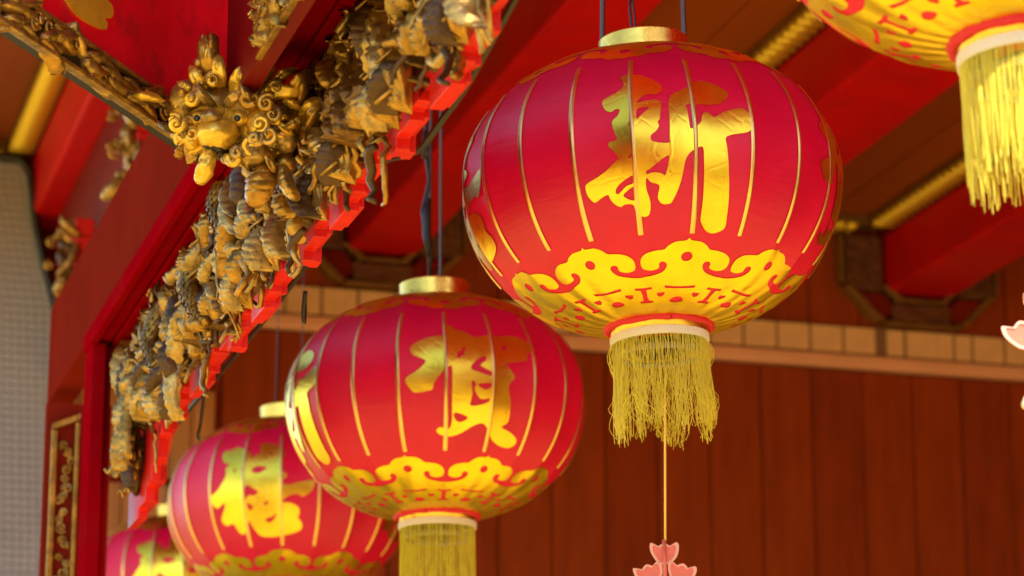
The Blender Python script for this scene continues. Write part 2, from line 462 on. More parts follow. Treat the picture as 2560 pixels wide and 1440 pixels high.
tb = MB(); pts = [(1.50,6.52),(1.70,6.51),(1.755,6.45),(1.78,6.30),(1.80,6.15),(1.86,5.90),(1.93,5.68),(1.945,5.5),(1.95,5.45)]
tb.tube([(p[0]+.01, PY-.03, p[1]) for p in pts], .022, 6)
tag(tb.build('drain_pipe', M['black'], None, smooth=True), 'thin black pipe bending along the top corner of the tiled pillar', 'pipe')

# lower tie beam left of the lanterns, with gold brackets hanging on its face
g = MB(); g.box(1.93, 2.18, 9.6, WALL_Y-.35, 5.25, 6.19)
tag(g.build('tie_beam', M['darkred'], None, bevel=.02), 'dark red tie beam under the girder at the upper left, behind the gold brackets', 'beam')

# ------------------------------------------------------------------ carving kit (local frame: s along the board, z up, d out of the board)
class Carve:
    """collects relief shapes; out(s, d, z) turns board coordinates into world ones"""
    def __init__(c, out, rnd):
        c.out = out; c.r = rnd; c.mb = MB()
    def P(c, s, d, z): return c.out(s, d, z)
    def leaf(c, s, d, z, ang, L, W, H=.03, ridges=6, curl=.03, lob=.18, mi=0, nu=34, nv=7):
        # blade that starts at (s,d,z), runs along angle ang in the board plane, crosswise creases and a scalloped rim
        ca, sa = math.cos(ang), math.sin(ang); ph = c.r.uniform(0, 6); bend = c.r.uniform(-.5, .5); pw = c.r.uniform(.7, 1.3)
        def f(u, v):
            skirt = v < .001 or v > .999 or u < .001 or u > .999
            u = min(1, max(0, (u*nu-1)/(nu-2))); v = min(1, max(0, (v*nv-1)/(nv-2)))
            w = W*.5*max(0, 1-abs(2*u**pw-1)**2.6)**.5
            w *= 1 + lob*math.sin(u*ridges*PI+ph)*.15
            x = (v-.5)*2
            th = bend*u
            a = u*L
            px = a*math.cos(th) - x*w*math.sin(th); py = a*math.sin(th) + x*w*math.cos(th)
            hh = H*(1-x*x)**.5 if abs(x) < 1 else 0
            groove = -.0055*(.5+.5*math.sin(u*ridges*2*PI + x*1.3 + ph))**9 + .004*math.sin(x*4+ph+u*2)
            vein = .0016*math.sin((abs(x)*9 - u*L*260)) if W > .03 else 0
            dd = d + hh + groove + vein + curl*math.sin(u*PI*.9)
            if skirt: dd = dd - (.008+H*.35)
            return c.P(s + px*ca - py*sa, dd, z + px*sa + py*ca)
        c.mb.grid(f, nu, nv, mi)
        def fb(u, v):
            p = f(u, v); return p
        return c
    def scroll(c, s, d, z, R0, turns=1.6, r=.008, hand=1, a0=0, rise=.02, mi=0):
        pts = []; rs = []
        n = int(12*turns)+4
        for i in range(n+1):
            u = i/n; a = a0 + hand*u*turns*2*PI; R_ = R0*(1-u)**.8+.002
            pts.append(c.P(s+R_*math.cos(a), d+rise*u, z+R_*math.sin(a))); rs.append(r*(1-.45*u))
        c.mb.tube(pts, rs, 6, mi)
    def scales(c, path, r0, r1, rows=14, mi=0, around=7):
        # scaled body along a path in board coordinates
        pts = [Vector(p) for p in path]
        def at_(u):
            f = u*(len(pts)-1); i = min(int(f), len(pts)-2); t = f-i
            return pts[i].lerp(pts[i+1], t)
        N_ = 16
        c.mb.tube([c.P(*at_(i/N_)) for i in range(N_+1)], [r0+(r1-r0)*math.sin(PI*(.15+.8*i/N_)) for i in range(N_+1)], 8, mi)
        for k in range(rows):
            u = (k+.5)/rows; p = at_(u); q = at_(min(1, u+.04)); t = (q-p).normalized()
            r = r0+(r1-r0)*math.sin(PI*(.15+.8*u))
            side = t.cross(Vector((0, 1, 0))).normalized()
            for j in range(around):
                a = PI*(j+.5*(k % 2)+.25)/around
                nrm = side*math.cos(a) + Vector((0, 1, 0))*math.sin(a)
                cc = p + nrm*r*1.02
                w = r*.42; lat = nrm.cross(t).normalized()
                P0 = cc - t*w*.7; P1 = cc + t*w*1.3 + nrm*r*.22
                c.mb.add([c.P(*(P0-lat*w*.5)), c.P(*(P0+lat*w*.5)), c.P(*(P0+lat*w*.6+t*w+nrm*r*.2)), c.P(*P1), c.P(*(P0-lat*w*.6+t*w+nrm*r*.2)), c.P(*(P0+t*w*.9+nrm*r*.16))],
                         [(0,1,5),(1,2,5),(2,3,5),(3,4,5),(4,0,5)], mi)
    def fan(c, s, d, z, ang, L, n=7, spread=1.2, W=.022, mi=0):
        for i in range(n):
            a = ang + spread*(i/(n-1)-.5)
            l = L*(1-.25*abs(i/(n-1)-.5))
            c.leaf(s, d+.004*i, z, a, l, W, H=.008, ridges=3, curl=.02, lob=.05, mi=mi, nu=8, nv=4)
    def robe(c, s, d, z0, z1, r0, r1, folds=7, mi=0):
        # standing figure: pleated robe, chest, arms, head and cap
        ph = c.r.uniform(0, 6); H_ = z1-z0
        def f(u, v):
            a = v*2*PI
            rr = (r0+(r1-r0)*u)*(1+.24*math.sin(folds*a+ph+3*u)*(1-u*.6)+.14*math.sin(PI*u))*min(1, (u*14)**.5)*(.8+.2*math.sin(3*PI*u+ph))
            return c.P(s+rr*math.cos(a)*.9, d+rr*(1+math.sin(a)), z0+u*H_*.72)
        c.mb.grid(f, 12, 28, mi)
        def ball(bs, bd, bz, r, sc_=(1, 1, 1)):
            def fb(u, v):
                t = (u-.5)*PI; a = v*2*PI
                return c.P(bs+r*sc_[0]*math.cos(t)*math.cos(a), bd+r*sc_[1]*math.cos(t)*math.sin(a), bz+r*sc_[2]*math.sin(t))
            c.mb.grid(fb, 8, 12, mi)
        hz = z0+H_*.86
        ball(s, d+r1*1.2, hz, H_*.10, (.9, 1, 1.2))
        ball(s, d+r1*1.2+H_*.09, hz-.004, H_*.022)          # nose
        ball(s, d+r1*1.1, hz+H_*.10, H_*.075, (1, 1, .8))   # cap
        for sg in (-1, 1):
            a = c.r.uniform(.2, .9)
            pts = [(s+sg*r1*.9, d+r1, z0+H_*.70), (s+sg*r1*1.7, d+r1*1.9, z0+H_*(.52+.1*a)), (s+sg*r1*.7, d+r1*2.9, z0+H_*(.50+.2*a))]
            c.mb.tube([c.P(*p) for p in pts], [H_*.055, H_*.075, H_*.03], 7, mi)
        for i in range(3):
            zz = z0+H_*(.12+.17*i)
            c.mb.tube([c.P(s-r0*.8, d+r0*1.4, zz+.01), c.P(s, d+r0*2.15, zz-.012), c.P(s+r0*.8, d+r0*1.4, zz+.014)], .004, 5, mi)
    def rock(c, s, d, z, w, h, dd, mi=0):
        seed = c.r.uniform(0, 50)
        def f(u, v):
            t = (u-.5)*PI; a = v*2*PI
            x, y, zz = math.cos(t)*math.cos(a), math.cos(t)*math.sin(a), math.sin(t)
            k = 1+.35*noise.noise(Vector((x*1.7+seed, y*1.7, zz*3)))+.10*math.sin(zz*14+seed)
            return c.P(s+w*x*k, d+dd*y*k, z+h*zz*k)
        c.mb.grid(f, 16, 16, mi)

def frieze_out(s, d, z): return (1.335 - d*1.0, s, z)          # board plane x = 1.30, relief towards -x

# ------------------------------------------------------------------ carved frieze with its frame
fz = thing('carved_frieze', 'red board with gold high relief carving and stepped lower edge left of the lanterns', 'frieze', (1.3, 6.5, 3.6))
OFF = (-1.3, -6.5, -3.6)
def onf(mb, name, m, **k):
    o = mb.build(name, m, fz, **k); o.location = OFF; return o
rnd = random.Random(11)
# stepped lower edge: list of (y, z) along the board; risers that face the viewer catch the light
def step_profile(y0, y1):
    pts = []; y = y0
    pat = [(.09,-.026),(.06,-.022),(.11,-.026),(.05,+.03),(.12,+.044),(.08,-.030),(.13,-.022),(.07,-.022),(.16,+.074)]
    z = 3.410; i = 3
    while y < y1:
        dy, dz = pat[i % len(pat)]
        pts.append((y, z)); y = min(y+dy, y1); pts.append((y, z)); z += dz
        z = min(3.445, max(3.362, z)); i += 1
    return pts
prof = step_profile(4.5, 8.15)
prof += [(8.15, 3.36), (8.22, 3.36), (8.22, 3.30), (8.32, 3.30), (8.32, 3.25), (8.42, 3.25), (8.42, 3.21), (8.55, 3.21), (8.55, 3.18), (8.64, 3.18)]
prof = [(y, 3.4 if i == -1 else z) for i, (y, z) in enumerate(prof)]
def board(x0, x1, prof, top, yend):
    g = MB()
    poly = prof + [(yend, prof[-1][1]), (yend, top), (prof[0][0], top)]
    n = len(poly)
    for side, x in ((0, x0), (1, x1)):
        pass
    vs = [(x0, y, z) for y, z in poly] + [(x1, y, z) for y, z in poly]
    fs = [tuple(reversed(range(n))), tuple(range(n, 2*n))] + [(i, (i+1) % n, (i+1) % n+n, i+n) for i in range(n)]
    g.add(vs, fs)
    return g
onf(board(1.335, 1.365, prof, 3.74, 8.75), 'board', M['redstep'], bevel=.003)
# second, set back layer of the edge with its own smaller steps
prof2 = [(y+.045, z+.010 + (.012 if (i//3) % 2 else 0)) for i, (y, z) in enumerate(prof[:-8])]
prof2 = prof2 + [(8.37, 3.31), (8.37, 3.26), (8.50, 3.26), (8.50, 3.22), (8.64, 3.22)]
onf(board(1.366, 1.388, prof2, 3.74, 8.75), 'backing_board', M['redstep'], bevel=.003)

# moulding above the carving
for (x0, x1, z0, z1, m) in ((1.255, 1.40, 3.742, 3.80, 'redpaint'), (1.212, 1.253, 3.748, 3.812, 'redpaint'), (1.180, 1.210, 3.735, 3.79, 'redpaint')):
    g = MB(); g.box(x0, x1, 4.5, 8.78, z0, z1); onf(g, 'moulding', M[m], bevel=.006)
g = MB(); g.box(1.212, 1.30, 6.5, 9.9, 3.815, 4.16); onf(g, 'lintel_board', M['maroon'], bevel=.004)
for (x0, x1, y0, y1) in ((1.19, 1.235, 8.64, 8.80), (1.238, 1.258, 8.68, 8.80)):
    g = MB(); g.box(x0, x1, y0, y1, 2.2, 3.74); onf(g, 'post_moulding', M['redpaint'], bevel=.006)

# figures
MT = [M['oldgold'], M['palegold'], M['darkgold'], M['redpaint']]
def figure(kind, s, z, R):
    c = Carve(frieze_out, R); mi = R.choice([0, 0, 0, 1])
    if kind == 'leaves':
        for k in range(R.choice([3, 4, 5])):
            m = R.choice([0, 0, 1, 2]) if z > 3.5 else R.choice([0, 1, 1, 2])
            c.leaf(s+R.uniform(-.05,.05), R.uniform(.03,.07), z+R.uniform(.05,.10)-k*.03, -PI/2+R.uniform(-.28,.28), R.uniform(.12,.20), R.uniform(.028,.05), H=R.uniform(.015,.028), ridges=R.choice([3,4,5,6]), curl=R.uniform(.01,.04), mi=m)
    elif kind == 'robe':
        c.robe(s, .02, z-.10, z+.14, .034, .022, mi=mi)
        c.scroll(s+.05, .05, z+.06, .02, mi=mi); c.leaf(s-.02, .05, z, -PI/2+.3, .11, .03, mi=R.choice([1,2]))
    elif kind == 'scales':
        c.scales([(s-.02, .03, z+.15), (s+.0, .07, z+.07), (s+.02, .085, z), (s-.02, .07, z-.08), (s-.07, .05, z-.12)], .010, .027, rows=18, mi=0)
        c.fan(s-.03, .03, z-.02, -PI*.9, .10, n=6, mi=2)
        for q in range(4): c.scroll(s+R.uniform(-.05,.05), .04, z+R.uniform(.08,.15), .014, r=.006, mi=0)
    elif kind == 'curls':
        for q in range(R.choice([6, 8, 10])):
            c.scroll(s+R.uniform(-.06,.06), R.uniform(.01,.07), z+R.uniform(-.07,.07), R.uniform(.012,.026), turns=R.uniform(1.1,1.9), r=R.uniform(.005,.009), hand=R.choice([-1,1]), a0=R.uniform(0,6), rise=R.uniform(.01,.04), mi=R.choice([0,0,1]))
        c.rock(s, .015, z, .05, .06, .03, mi=2)
    elif kind == 'rock':
        for q in range(3):
            c.rock(s+R.uniform(-.04,.04), R.uniform(.02,.06), z+R.uniform(-.07,.07), R.uniform(.018,.032), R.uniform(.04,.07), R.uniform(.02,.035), mi=R.choice([0,1,2]))
        c.leaf(s, .05, z+.03, -PI/2+R.uniform(-.4,.4), .12, .05, mi=1)
    elif kind == 'tangle':
        for q in range(13):
            a0, z0 = s+R.uniform(-.07,.07), z+R.uniform(-.09,.09)
            pts = [(a0, R.uniform(.01,.05), z0)]; an = R.uniform(0, 2*PI); st = R.uniform(.010,.018); tw_ = R.uniform(-.7,.7)
            for i in range(8):
                an += tw_ + R.uniform(-.4,.4); l = pts[-1]
                pts.append((l[0]+st*math.cos(an), max(.005, l[1]+R.uniform(-.012,.014)), l[2]+st*1.3*math.sin(an)))
            r_ = R.uniform(.005, .012)
            c.mb.tube([c.P(*p) for p in pts], [r_*(1-.7*abs(i/8-.35)) for i in range(9)], 6, R.choice([0,0,1,2]))
        for q in range(3):
            c.leaf(s+R.uniform(-.05,.05), R.uniform(.03,.07), z+R.uniform(0,.08), -PI/2+R.uniform(-.9,.9), R.uniform(.06,.11), R.uniform(.025,.045), H=.018, ridges=R.choice([3,4,6]), curl=.02, mi=R.choice([0,0,1]), nu=26, nv=5)
    elif kind == 'ribbon':
        for q in range(3):
            a = s+R.uniform(-.06,.06); m = R.choice([0, 1, 1, 3])
            w = R.uniform(.006, .012); p0 = R.uniform(0, 6)
            c.mb.tube([c.P(a+.012*math.sin(i*.9+p0), .035+.035*math.sin(i*.55+p0), z+.15-.034*i) for i in range(9)], [w*(1-abs(i/8-.4)*.8) for i in range(9)], 8, m, flat=.55)
        c.rock(s, .03, z+.02, .03, .07, .035, mi=R.choice([0, 2]))
    elif kind == 'fan':
        c.fan(s, .03, z+.05, -PI/2+R.uniform(-.5,.5), .13, n=7, spread=1.3, mi=R.choice([0,1,2]))
        c.rock(s, .04, z+.07, .022, .03, .022, mi=0)
    elif kind == 'stems':
        for q in range(6):
            a = s+R.uniform(-.05,.05)
            c.mb.tube([c.P(a, .02, z+.13), c.P(a+R.uniform(-.02,.02), .05, z+.05), c.P(a+R.uniform(-.03,.03), .035, z-.06), c.P(a+R.uniform(-.03,.03), .02, z-.13)], .0045, 5, mi=1)
        c.leaf(s-.03, .05, z+.0, -PI/2, .13, .04, mi=1)
    return c
def relief(s0, s1, seed):
    # continuous undercut background carving: tangled ridges with hatch marks
    def f(u, v):
        s = s0+(s1-s0)*u; z = 3.428+.31*v
        w1 = noise.noise(Vector((s*7, z*5, seed))); w2 = noise.noise(Vector((s*6+9, z*6, seed+4)))
        n = noise.noise(Vector((s*15+w1*1.8, z*5.5+w2*1.4, seed)))
        n2 = noise.noise(Vector((s*34+w2*2, z*13+w1*2, seed+7)))
        r1_ = max(0, 1-abs(n)*4.2); r2_ = max(0, 1-abs(n2)*3.4)
        lo = noise.noise(Vector((s*3.3, z*3, seed+2)))
        h = -.010 + .085*r1_**.6*(.6+.8*lo) + .026*r2_**.8*(1 if r1_ > 0 else .35) + .0016*math.sin(z*300+w1*16+s*90)
        e = min(1, min(v, 1-v)*18)
        return frieze_out(s+.02*w2*h*10, h*e-.004, z)
    g = MB(); g.grid(f, 44, 84); return g
s = 4.52; k = 0
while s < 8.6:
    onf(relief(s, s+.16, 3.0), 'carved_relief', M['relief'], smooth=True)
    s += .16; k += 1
s = 4.56; j = 0
kinds_top = ['robe', 'tangle', 'ribbon', 'tangle', 'leaves', 'robe', 'tangle', 'curls', 'scales', 'ribbon', 'tangle']
kinds_low = ['leaves', 'tangle', 'robe', 'ribbon', 'tangle', 'ribbon', 'stems', 'tangle', 'curls', 'robe']
while s < 8.6:
    for row, (zz, kl) in enumerate(((3.665, kinds_top), (3.565, kinds_top), (3.475, kinds_low))):
        kk = kl[(j*(row+2)+row*3+rnd.randint(0, 2)) % len(kl)]
        c = figure(kk, s+rnd.uniform(-.05,.05)+row*.03, zz+rnd.uniform(-.015,.015), rnd)
        # keep tops under the moulding
        c.mb.v = [(p[0], p[1], min(p[2], 3.733)) for p in c.mb.v]
        onf(c.mb, 'carved_figure', MT, smooth=True)
    s += .165; j += 1
for (s, z) in [(8.47, 3.42), (8.5, 3.36), (8.54, 3.31)]:
    c = figure(rnd.choice(['leaves', 'leaves', 'curls', 'rock', 'stems']), s, z, rnd)
    onf(c.mb, 'carved_figure', MT, smooth=True)

# gilt panel at the pillar side of the post
gp = thing('gilt_panel', 'narrow gold framed carved panel standing between the tiled pillar and the red post', 'panel', (1.22, 9.6, 3.0))
def ong(mb, name, m, **k):
    o = mb.build(name, m, gp, **k); o.location = (-1.22, -9.6, -3.0); return o
g = MB(); g.box(1.18, 1.40, 9.62, 9.66, 2.2, 3.76); ong(g, 'panel', M['maroon'])
for (a, b) in ((1.195, 1.215), (1.275, 1.29)):
    g = MB(); g.box(a, b, 9.585, 9.62, 2.3, 3.66 if a < 1.2 else 3.69); ong(g, 'frame_rail', M['oldgold'], bevel=.003)
g = MB(); g.add([(1.195,9.585,3.66),(1.29,9.585,3.70),(1.29,9.585,3.72),(1.195,9.585,3.68),(1.195,9.62,3.66),(1.29,9.62,3.70),(1.29,9.62,3.72),(1.195,9.62,3.68)], [(0,1,2,3),(7,6,5,4),(0,4,5,1),(3,2,6,7),(0,3,7,4),(1,5,6,2)]); ong(g, 'frame_rail', M['oldgold'])
c = Carve(lambda s, d, z: (s, 9.615-d, z), rnd)
for q in range(40):
    c = Carve(lambda s, d, z: (s, 9.615-d, z), rnd)
    c.scroll(rnd.uniform(1.225, 1.268), 0, 2.5+1.12*(q+rnd.random())/40, rnd.uniform(.01,.018), r=.005, hand=rnd.choice([-1,1]), a0=rnd.uniform(0,6), rise=.012, mi=rnd.choice([0,1]))
    ong(c.mb, 'scroll', MT, smooth=True)

# ------------------------------------------------------------------ slanting eave beams meeting at the gilt mask
Vx, Vy = 1.10, 6.304
WX, WY = -.58416, -.81164
def b2(s, d, z): return (Vx + WX*s + .8116*d, Vy + WY*s - .5842*d, z)    # d towards the viewer
eb = thing('eave_beam', 'crimson eave board with a gold emblem and carved gold lower border at top left', 'beam', (Vx, Vy, 3.6))
EO = (-Vx, -Vy, -3.6)
def one(mb, name, m, **k):
    o = mb.build(name, m, eb, **k); o.location = EO; return o
def slab(out, s0, s1, d0, d1, z0, z1):
    g = MB(); vs = [out(s, d, z) for z in (z0, z1) for (s, d) in ((s0,d0),(s1,d0),(s1,d1),(s0,d1))]
    g.add(vs, [(0,1,2,3),(7,6,5,4),(0,4,5,1),(1,5,6,2),(2,6,7,3),(3,7,4,0)]); return g
one(slab(b2, -.35, 1.02, -.04, 0, 3.69, 4.3), 'board', M['redpanel'])
one(slab(b2, .02, 1.02, -.02, .006, 3.612, 3.692), 'void_shade_backing', M['black'])  # black sheet stands in for the shaded voids between the carvings
one(slab(b2, .02, 1.02, .008, .030, 3.606, 3.618), 'lower_rail', M['palegold'], bevel=.003)
one(slab(b2, .02, 1.02, .0, .022, 3.686, 3.697), 'upper_rail', M['palegold'], bevel=.002)
def border(out, s0, s1, z0, z1, R, n):
    c = Carve(out, R)
    L_ = s1-s0
    for q in range(n):
        s = s0+L_*(q+.5)/n + R.uniform(-.3,.3)*L_/n; z = R.uniform(z0+.018, z1-.018)
        if R.random() < .75:
            c.leaf(s, .008, z, R.choice([0, PI])+R.uniform(-.35,.35), R.uniform(.07,.13), R.uniform(.022,.040), H=.016, ridges=R.choice([2,3,5]), curl=.008, mi=R.choice([0,1,1]), nu=12, nv=5)
        else:
            c.scroll(s, .014, z, R.uniform(.012,.022), r=.006, hand=R.choice([-1,1]), a0=R.uniform(0,6), rise=.012, mi=R.choice([0,1]))
    return c
c = border(lambda s,d,z: b2(s,d,z), .03, 1.0, 3.612, 3.692, random.Random(3), 44)
one(c.mb, 'carved_border', MT, smooth=True)
# gold emblem painted and raised on the red board
def plate(out, poly, d0, d1):
    g = MB(); n = len(poly)
    g.add([out(s, d1, z) for s, z in poly]+[out(s, d0, z) for s, z in poly], [tuple(range(n)), tuple(reversed(range(n, 2*n)))]+[(i, i+n, (i+1) % n+n, (i+1) % n) for i in range(n)])
    return g
def smooth_poly(p, k=4):
    o = []; n = len(p)
    for i in range(n):
        a, b, c_, d = p[i-1], p[i], p[(i+1) % n], p[(i+2) % n]
        for j in range(k):
            t = j/k
            o.append(tuple(.5*((2*b[q])+(-a[q]+c_[q])*t+(2*a[q]-5*b[q]+4*c_[q]-d[q])*t*t+(-a[q]+3*b[q]-3*c_[q]+d[q])*t**3) for q in range(2)))
    return o
em = [(.74,3.83),(.695,3.775),(.65,3.752),(.60,3.745),(.555,3.748),(.52,3.752),(.495,3.760),(.490,3.775),(.505,3.785),(.490,3.787),(.470,3.795),(.465,3.812),(.475,3.825),(.495,3.83),(.50,3.87),(.60,3.91),(.70,3.90)]
one(plate(b2, smooth_poly(em), -.002, .006), 'emblem', M['trimgold'])
em2 = [(.83,3.80),(.80,3.74),(.785,3.70),(.778,3.72),(.775,3.76),(.76,3.80),(.78,3.84)]
one(plate(b2, smooth_poly(em2), -.002, .006), 'emblem', M['trimgold'])

cs = thing('carved_cornice', 'short gold carved cornice strip with a plain gold lower edge above the frieze, top of the photo', 'cornice', (1.1, 5.3, 3.62))
def onc(mb, name, m, **k):
    o = mb.build(name, m, cs, **k); o.location = (-1.1, -5.3, -3.62); return o
co = lambda s, d, z: (1.10-d, s, z)
onc(slab(co, 4.75, 6.0, -.04, 0, 3.63, 4.2), 'board', M['darkred'])
onc(slab(co, 4.75, 5.6, -.002, .014, 3.614, 3.626), 'lower_rail', M['oldgold'], bevel=.003)
c = border(co, 4.78, 5.6, 3.628, 3.73, random.Random(8), 60)
rr9 = random.Random(9)
for q in range(90):
    c2 = Carve(co, rr9)
    c2.scroll(c2.r.uniform(4.78, 5.6), .0, c2.r.uniform(3.64, 3.74), c2.r.uniform(.012,.02), r=.006, hand=c2.r.choice([-1,1]), a0=c2.r.uniform(0,6), rise=c2.r.uniform(.01,.04), mi=c2.r.choice([0,0,1]))
    onc(c2.mb, 'scroll', MT, smooth=True)
onc(c.mb, 'carved_border', MT, smooth=True)

# gilt lion mask at the corner: local frame x right, y away from viewer, z up, seen from the front
lm = thing('lion_mask', 'gilt carved lion mask with curled mane and spiked crest where the eave boards meet', 'carving', (1.10, 5.92, 3.582), (rad(8), 0, rad(-26)))
lm.scale = (1.06, 1.06, 1.06)
R = random.Random(21)
def lion():
    G = M['liongold']; GP = M['palegold']
    mats = [G, GP, M['black'], M['oldgold'], M['redstep'], M['darkgold']]
    def P(x, z, y=0): return (x, y, z)          # x right, z up; metres
    lc = Carve(lambda s, d, z: (s, -d, z), R)
    def blob(x, z, y, rx, rz, ry, mi=0, g=0, fr=60, nu=12, nv=16):
        b = MB()
        def f(u, v):
            t = (u-.5)*PI; a = v*2*PI
            X, Y, Z = math.cos(t)*math.cos(a), math.cos(t)*math.sin(a), math.sin(t)
            k = 1+g*math.sin(fr*(X*.6+Z)+2)
            return (x+rx*X*k, y+ry*Y*k, z+rz*Z*k)
        b.grid(f, nu, nv, mi); return b
    out = []
    def part(name, b, i=0): out.append(b.build(name, mats, lm, smooth=True))
    part('skull', blob(-.055, .035, .03, .085, .065, .07, 3, .03, 14, 20, 28))
    part('skull', blob(.045, .0, .03, .09, .075, .07, 0, .03, 12, 20, 28))
    part('ear', blob(-.085, .055, -.0, .045, .038, .04, 1, .05, 26, 20, 20))
    part('snout', blob(-.015, -.035, -.055, .045, .035, .05, 0, .03, 20, 16, 20))
    part('nose', blob(-.02, -.005, -.09, .022, .016, .02, 1))
    for (x, z) in ((-.055, .0), (.03, -.005)):
        part('eye', blob(x, z, -.05, .019, .017, .018, 0))
        q_ = blob(x, z-.002, -.067, .007, .007, .005, 2).build('pupil', mats, out[-1], smooth=True)
    c = Carve(lc.out, R)
    for x, z, a in ((-.09, .02, .5), (-.02, .025, 2.6), (.0, .02, .5), (.07, .02, 2.6)): c.leaf(x, .05, z, a, .06, .022, H=.014, ridges=5, mi=1, nu=14)
    part('brow', c.mb)
    part('mouth', blob(-.02, -.058, -.05, .028, .016, .035, 2))
    part('cheek', blob(-.075, -.035, -.03, .032, .035, .035, 0, .06, 30, 18, 18))
    part('cheek', blob(.075, -.02, -.035, .035, .04, .035, 0, .06, 30, 18, 18))
    part('beard', blob(.05, -.075, -.03, .05, .028, .035, 1, .07, 40, 22, 22))
    part('beard', blob(.115, -.045, -.015, .028, .03, .03, 1, .07, 40, 20, 20))
    part('beard', blob(.11, -.095, .0, .026, .022, .025, 3, .07, 40, 18, 18))
    c = Carve(lc.out, R); c.leaf(-.035, .05, -.055, -PI/2+.18, .085, .035, H=.016, ridges=2, curl=.02, lob=.05, mi=0); part('fang', c.mb)
    c = Carve(lc.out, R); c.leaf(.075, .02, -.10, -PI/2, .09, .06, H=.02, ridges=5, mi=3); c.leaf(.115, .02, -.10, -PI/2+.1, .08, .03, H=.02, ridges=5, mi=1); part('tassel', c.mb)
    for q in range(20):       # mane and face curls
        a = R.uniform(0, 2*PI); k = R.uniform(.55, 1.15)
        x, z = .02+.115*k*math.cos(a), -.01+.085*k*math.sin(a)
        c = Carve(lc.out, R)
        c.scroll(x, R.uniform(.01,.05)+.045*(1-abs(k-.6)), z, R.uniform(.010,.017), turns=R.uniform(.8,1.5), r=R.uniform(.006,.010), hand=R.choice([-1,1]), a0=R.uniform(0,6), rise=.018, mi=R.choice([0,0,0,1,3]))
        part('mane_curl', c.mb)
    for q in range(26):
        a = R.uniform(0, 2*PI); k = R.uniform(.5, 1.1)
        c = Carve(lc.out, R); c.leaf(.02+.11*k*math.cos(a), R.uniform(.02,.05), -.01+.08*k*math.sin(a), a+R.uniform(-.7,.7), R.uniform(.03,.06), R.uniform(.014,.024), H=.012, ridges=4, curl=.02, mi=R.choice([0,0,1,5,3]), nu=16, nv=7); part('mane_tuft', c.mb)
    def spike(x, z, a, l, w, mi=0, d=.02):
        c = Carve(lc.out, R); c.leaf(x, d, z, a, l*1.25, w*1.25, H=.012, ridges=3, curl=.03, lob=.1, mi=mi, nu=12); part('crest_spike', c.mb)
    for (x, z, a, l, w) in ((-.035,.075,1.5,.085,.030),(-.045,.06,2.2,.05,.022),(-.02,.065,1.2,.06,.025),(-.03,.10,1.9,.05,.02),(-.03,.12,1.35,.05,.02),(.01,.05,1.2,.06,.022),(.0,.05,.25,.09,.03),(.035,.05,.9,.055,.02),(.06,.05,1.15,.05,.018),(.055,.045,.1,.09,.026),(.10,.055,1.2,.05,.018),(.13,.04,.9,.055,.02),(.15,.02,1.2,.06,.02),(.15,.0,.6,.05,.02),(.16,-.03,.9,.06,.022),(-.14,.05,2.9,.05,.015)):
        spike(x, z, a, l, w, R.choice([0, 0, 3]))
    for (x, z, r_) in ((-.057,.118,.010),(-.055,.098,.007),(-.05,.075,.008),(-.045,.055,.007),(.0,-.085,.012),(-.085,-.06,.010),(-.11,-.03,.008)):
        part('bead', blob(x, z, -.045, r_, r_, r_, 1, nu=8, nv=10))
lion()

# gold and red brackets on the tie beam
def bracket(Y, dz, label, sc_):
    t = thing('hanging_bracket', label, 'bracket', (1.90, Y, 5.42+dz), group='gold carved brackets on the tie beam')
    R = random.Random(int(Y))
    c = Carve(lambda s, d, z: (s, -d, z), R)
    for q in range(7):
        c.leaf(R.uniform(-.19,-.10)+.0, R.uniform(0,.05), .2-.06*q, -PI/2+R.uniform(-.5,.7), R.uniform(.10,.16), R.uniform(.04,.07), H=.03, mi=R.choice([0,0,1,2]))
    for q in range(10):
        c.scroll(R.uniform(-.22,-.10), .04, R.uniform(-.2,.2), R.uniform(.015,.03), r=.009, hand=R.choice([-1,1]), a0=R.uniform(0,6), mi=R.choice([0,0,1]))
    c.mb.build('gold_carving', MT, t, smooth=True)
    c = Carve(lambda s, d, z: (s, -d, z), R); c.leaf(-.09, .06, .06, -PI/2, .20, .045, H=.03, ridges=4, mi=1); c.mb.build('gold_leaf', MT, t, smooth=True)
    for i, (z0, z1, x1) in enumerate(((.10,.19,.0),(.02,.10,.02),(-.05,.02,.0))):
        g = MB(); g.box(-.10, x1, -.06, .3, z0, z1-.002); g.build('red_step', M['redstep'], t, bevel=.01)
bracket(12.0, 0, 'gold carved bracket with red stepped end nearest below the eave board', 1)
bracket(13.93, .06, 'gold carved bracket with red stepped end beside the top of the tiled pillar', 1)

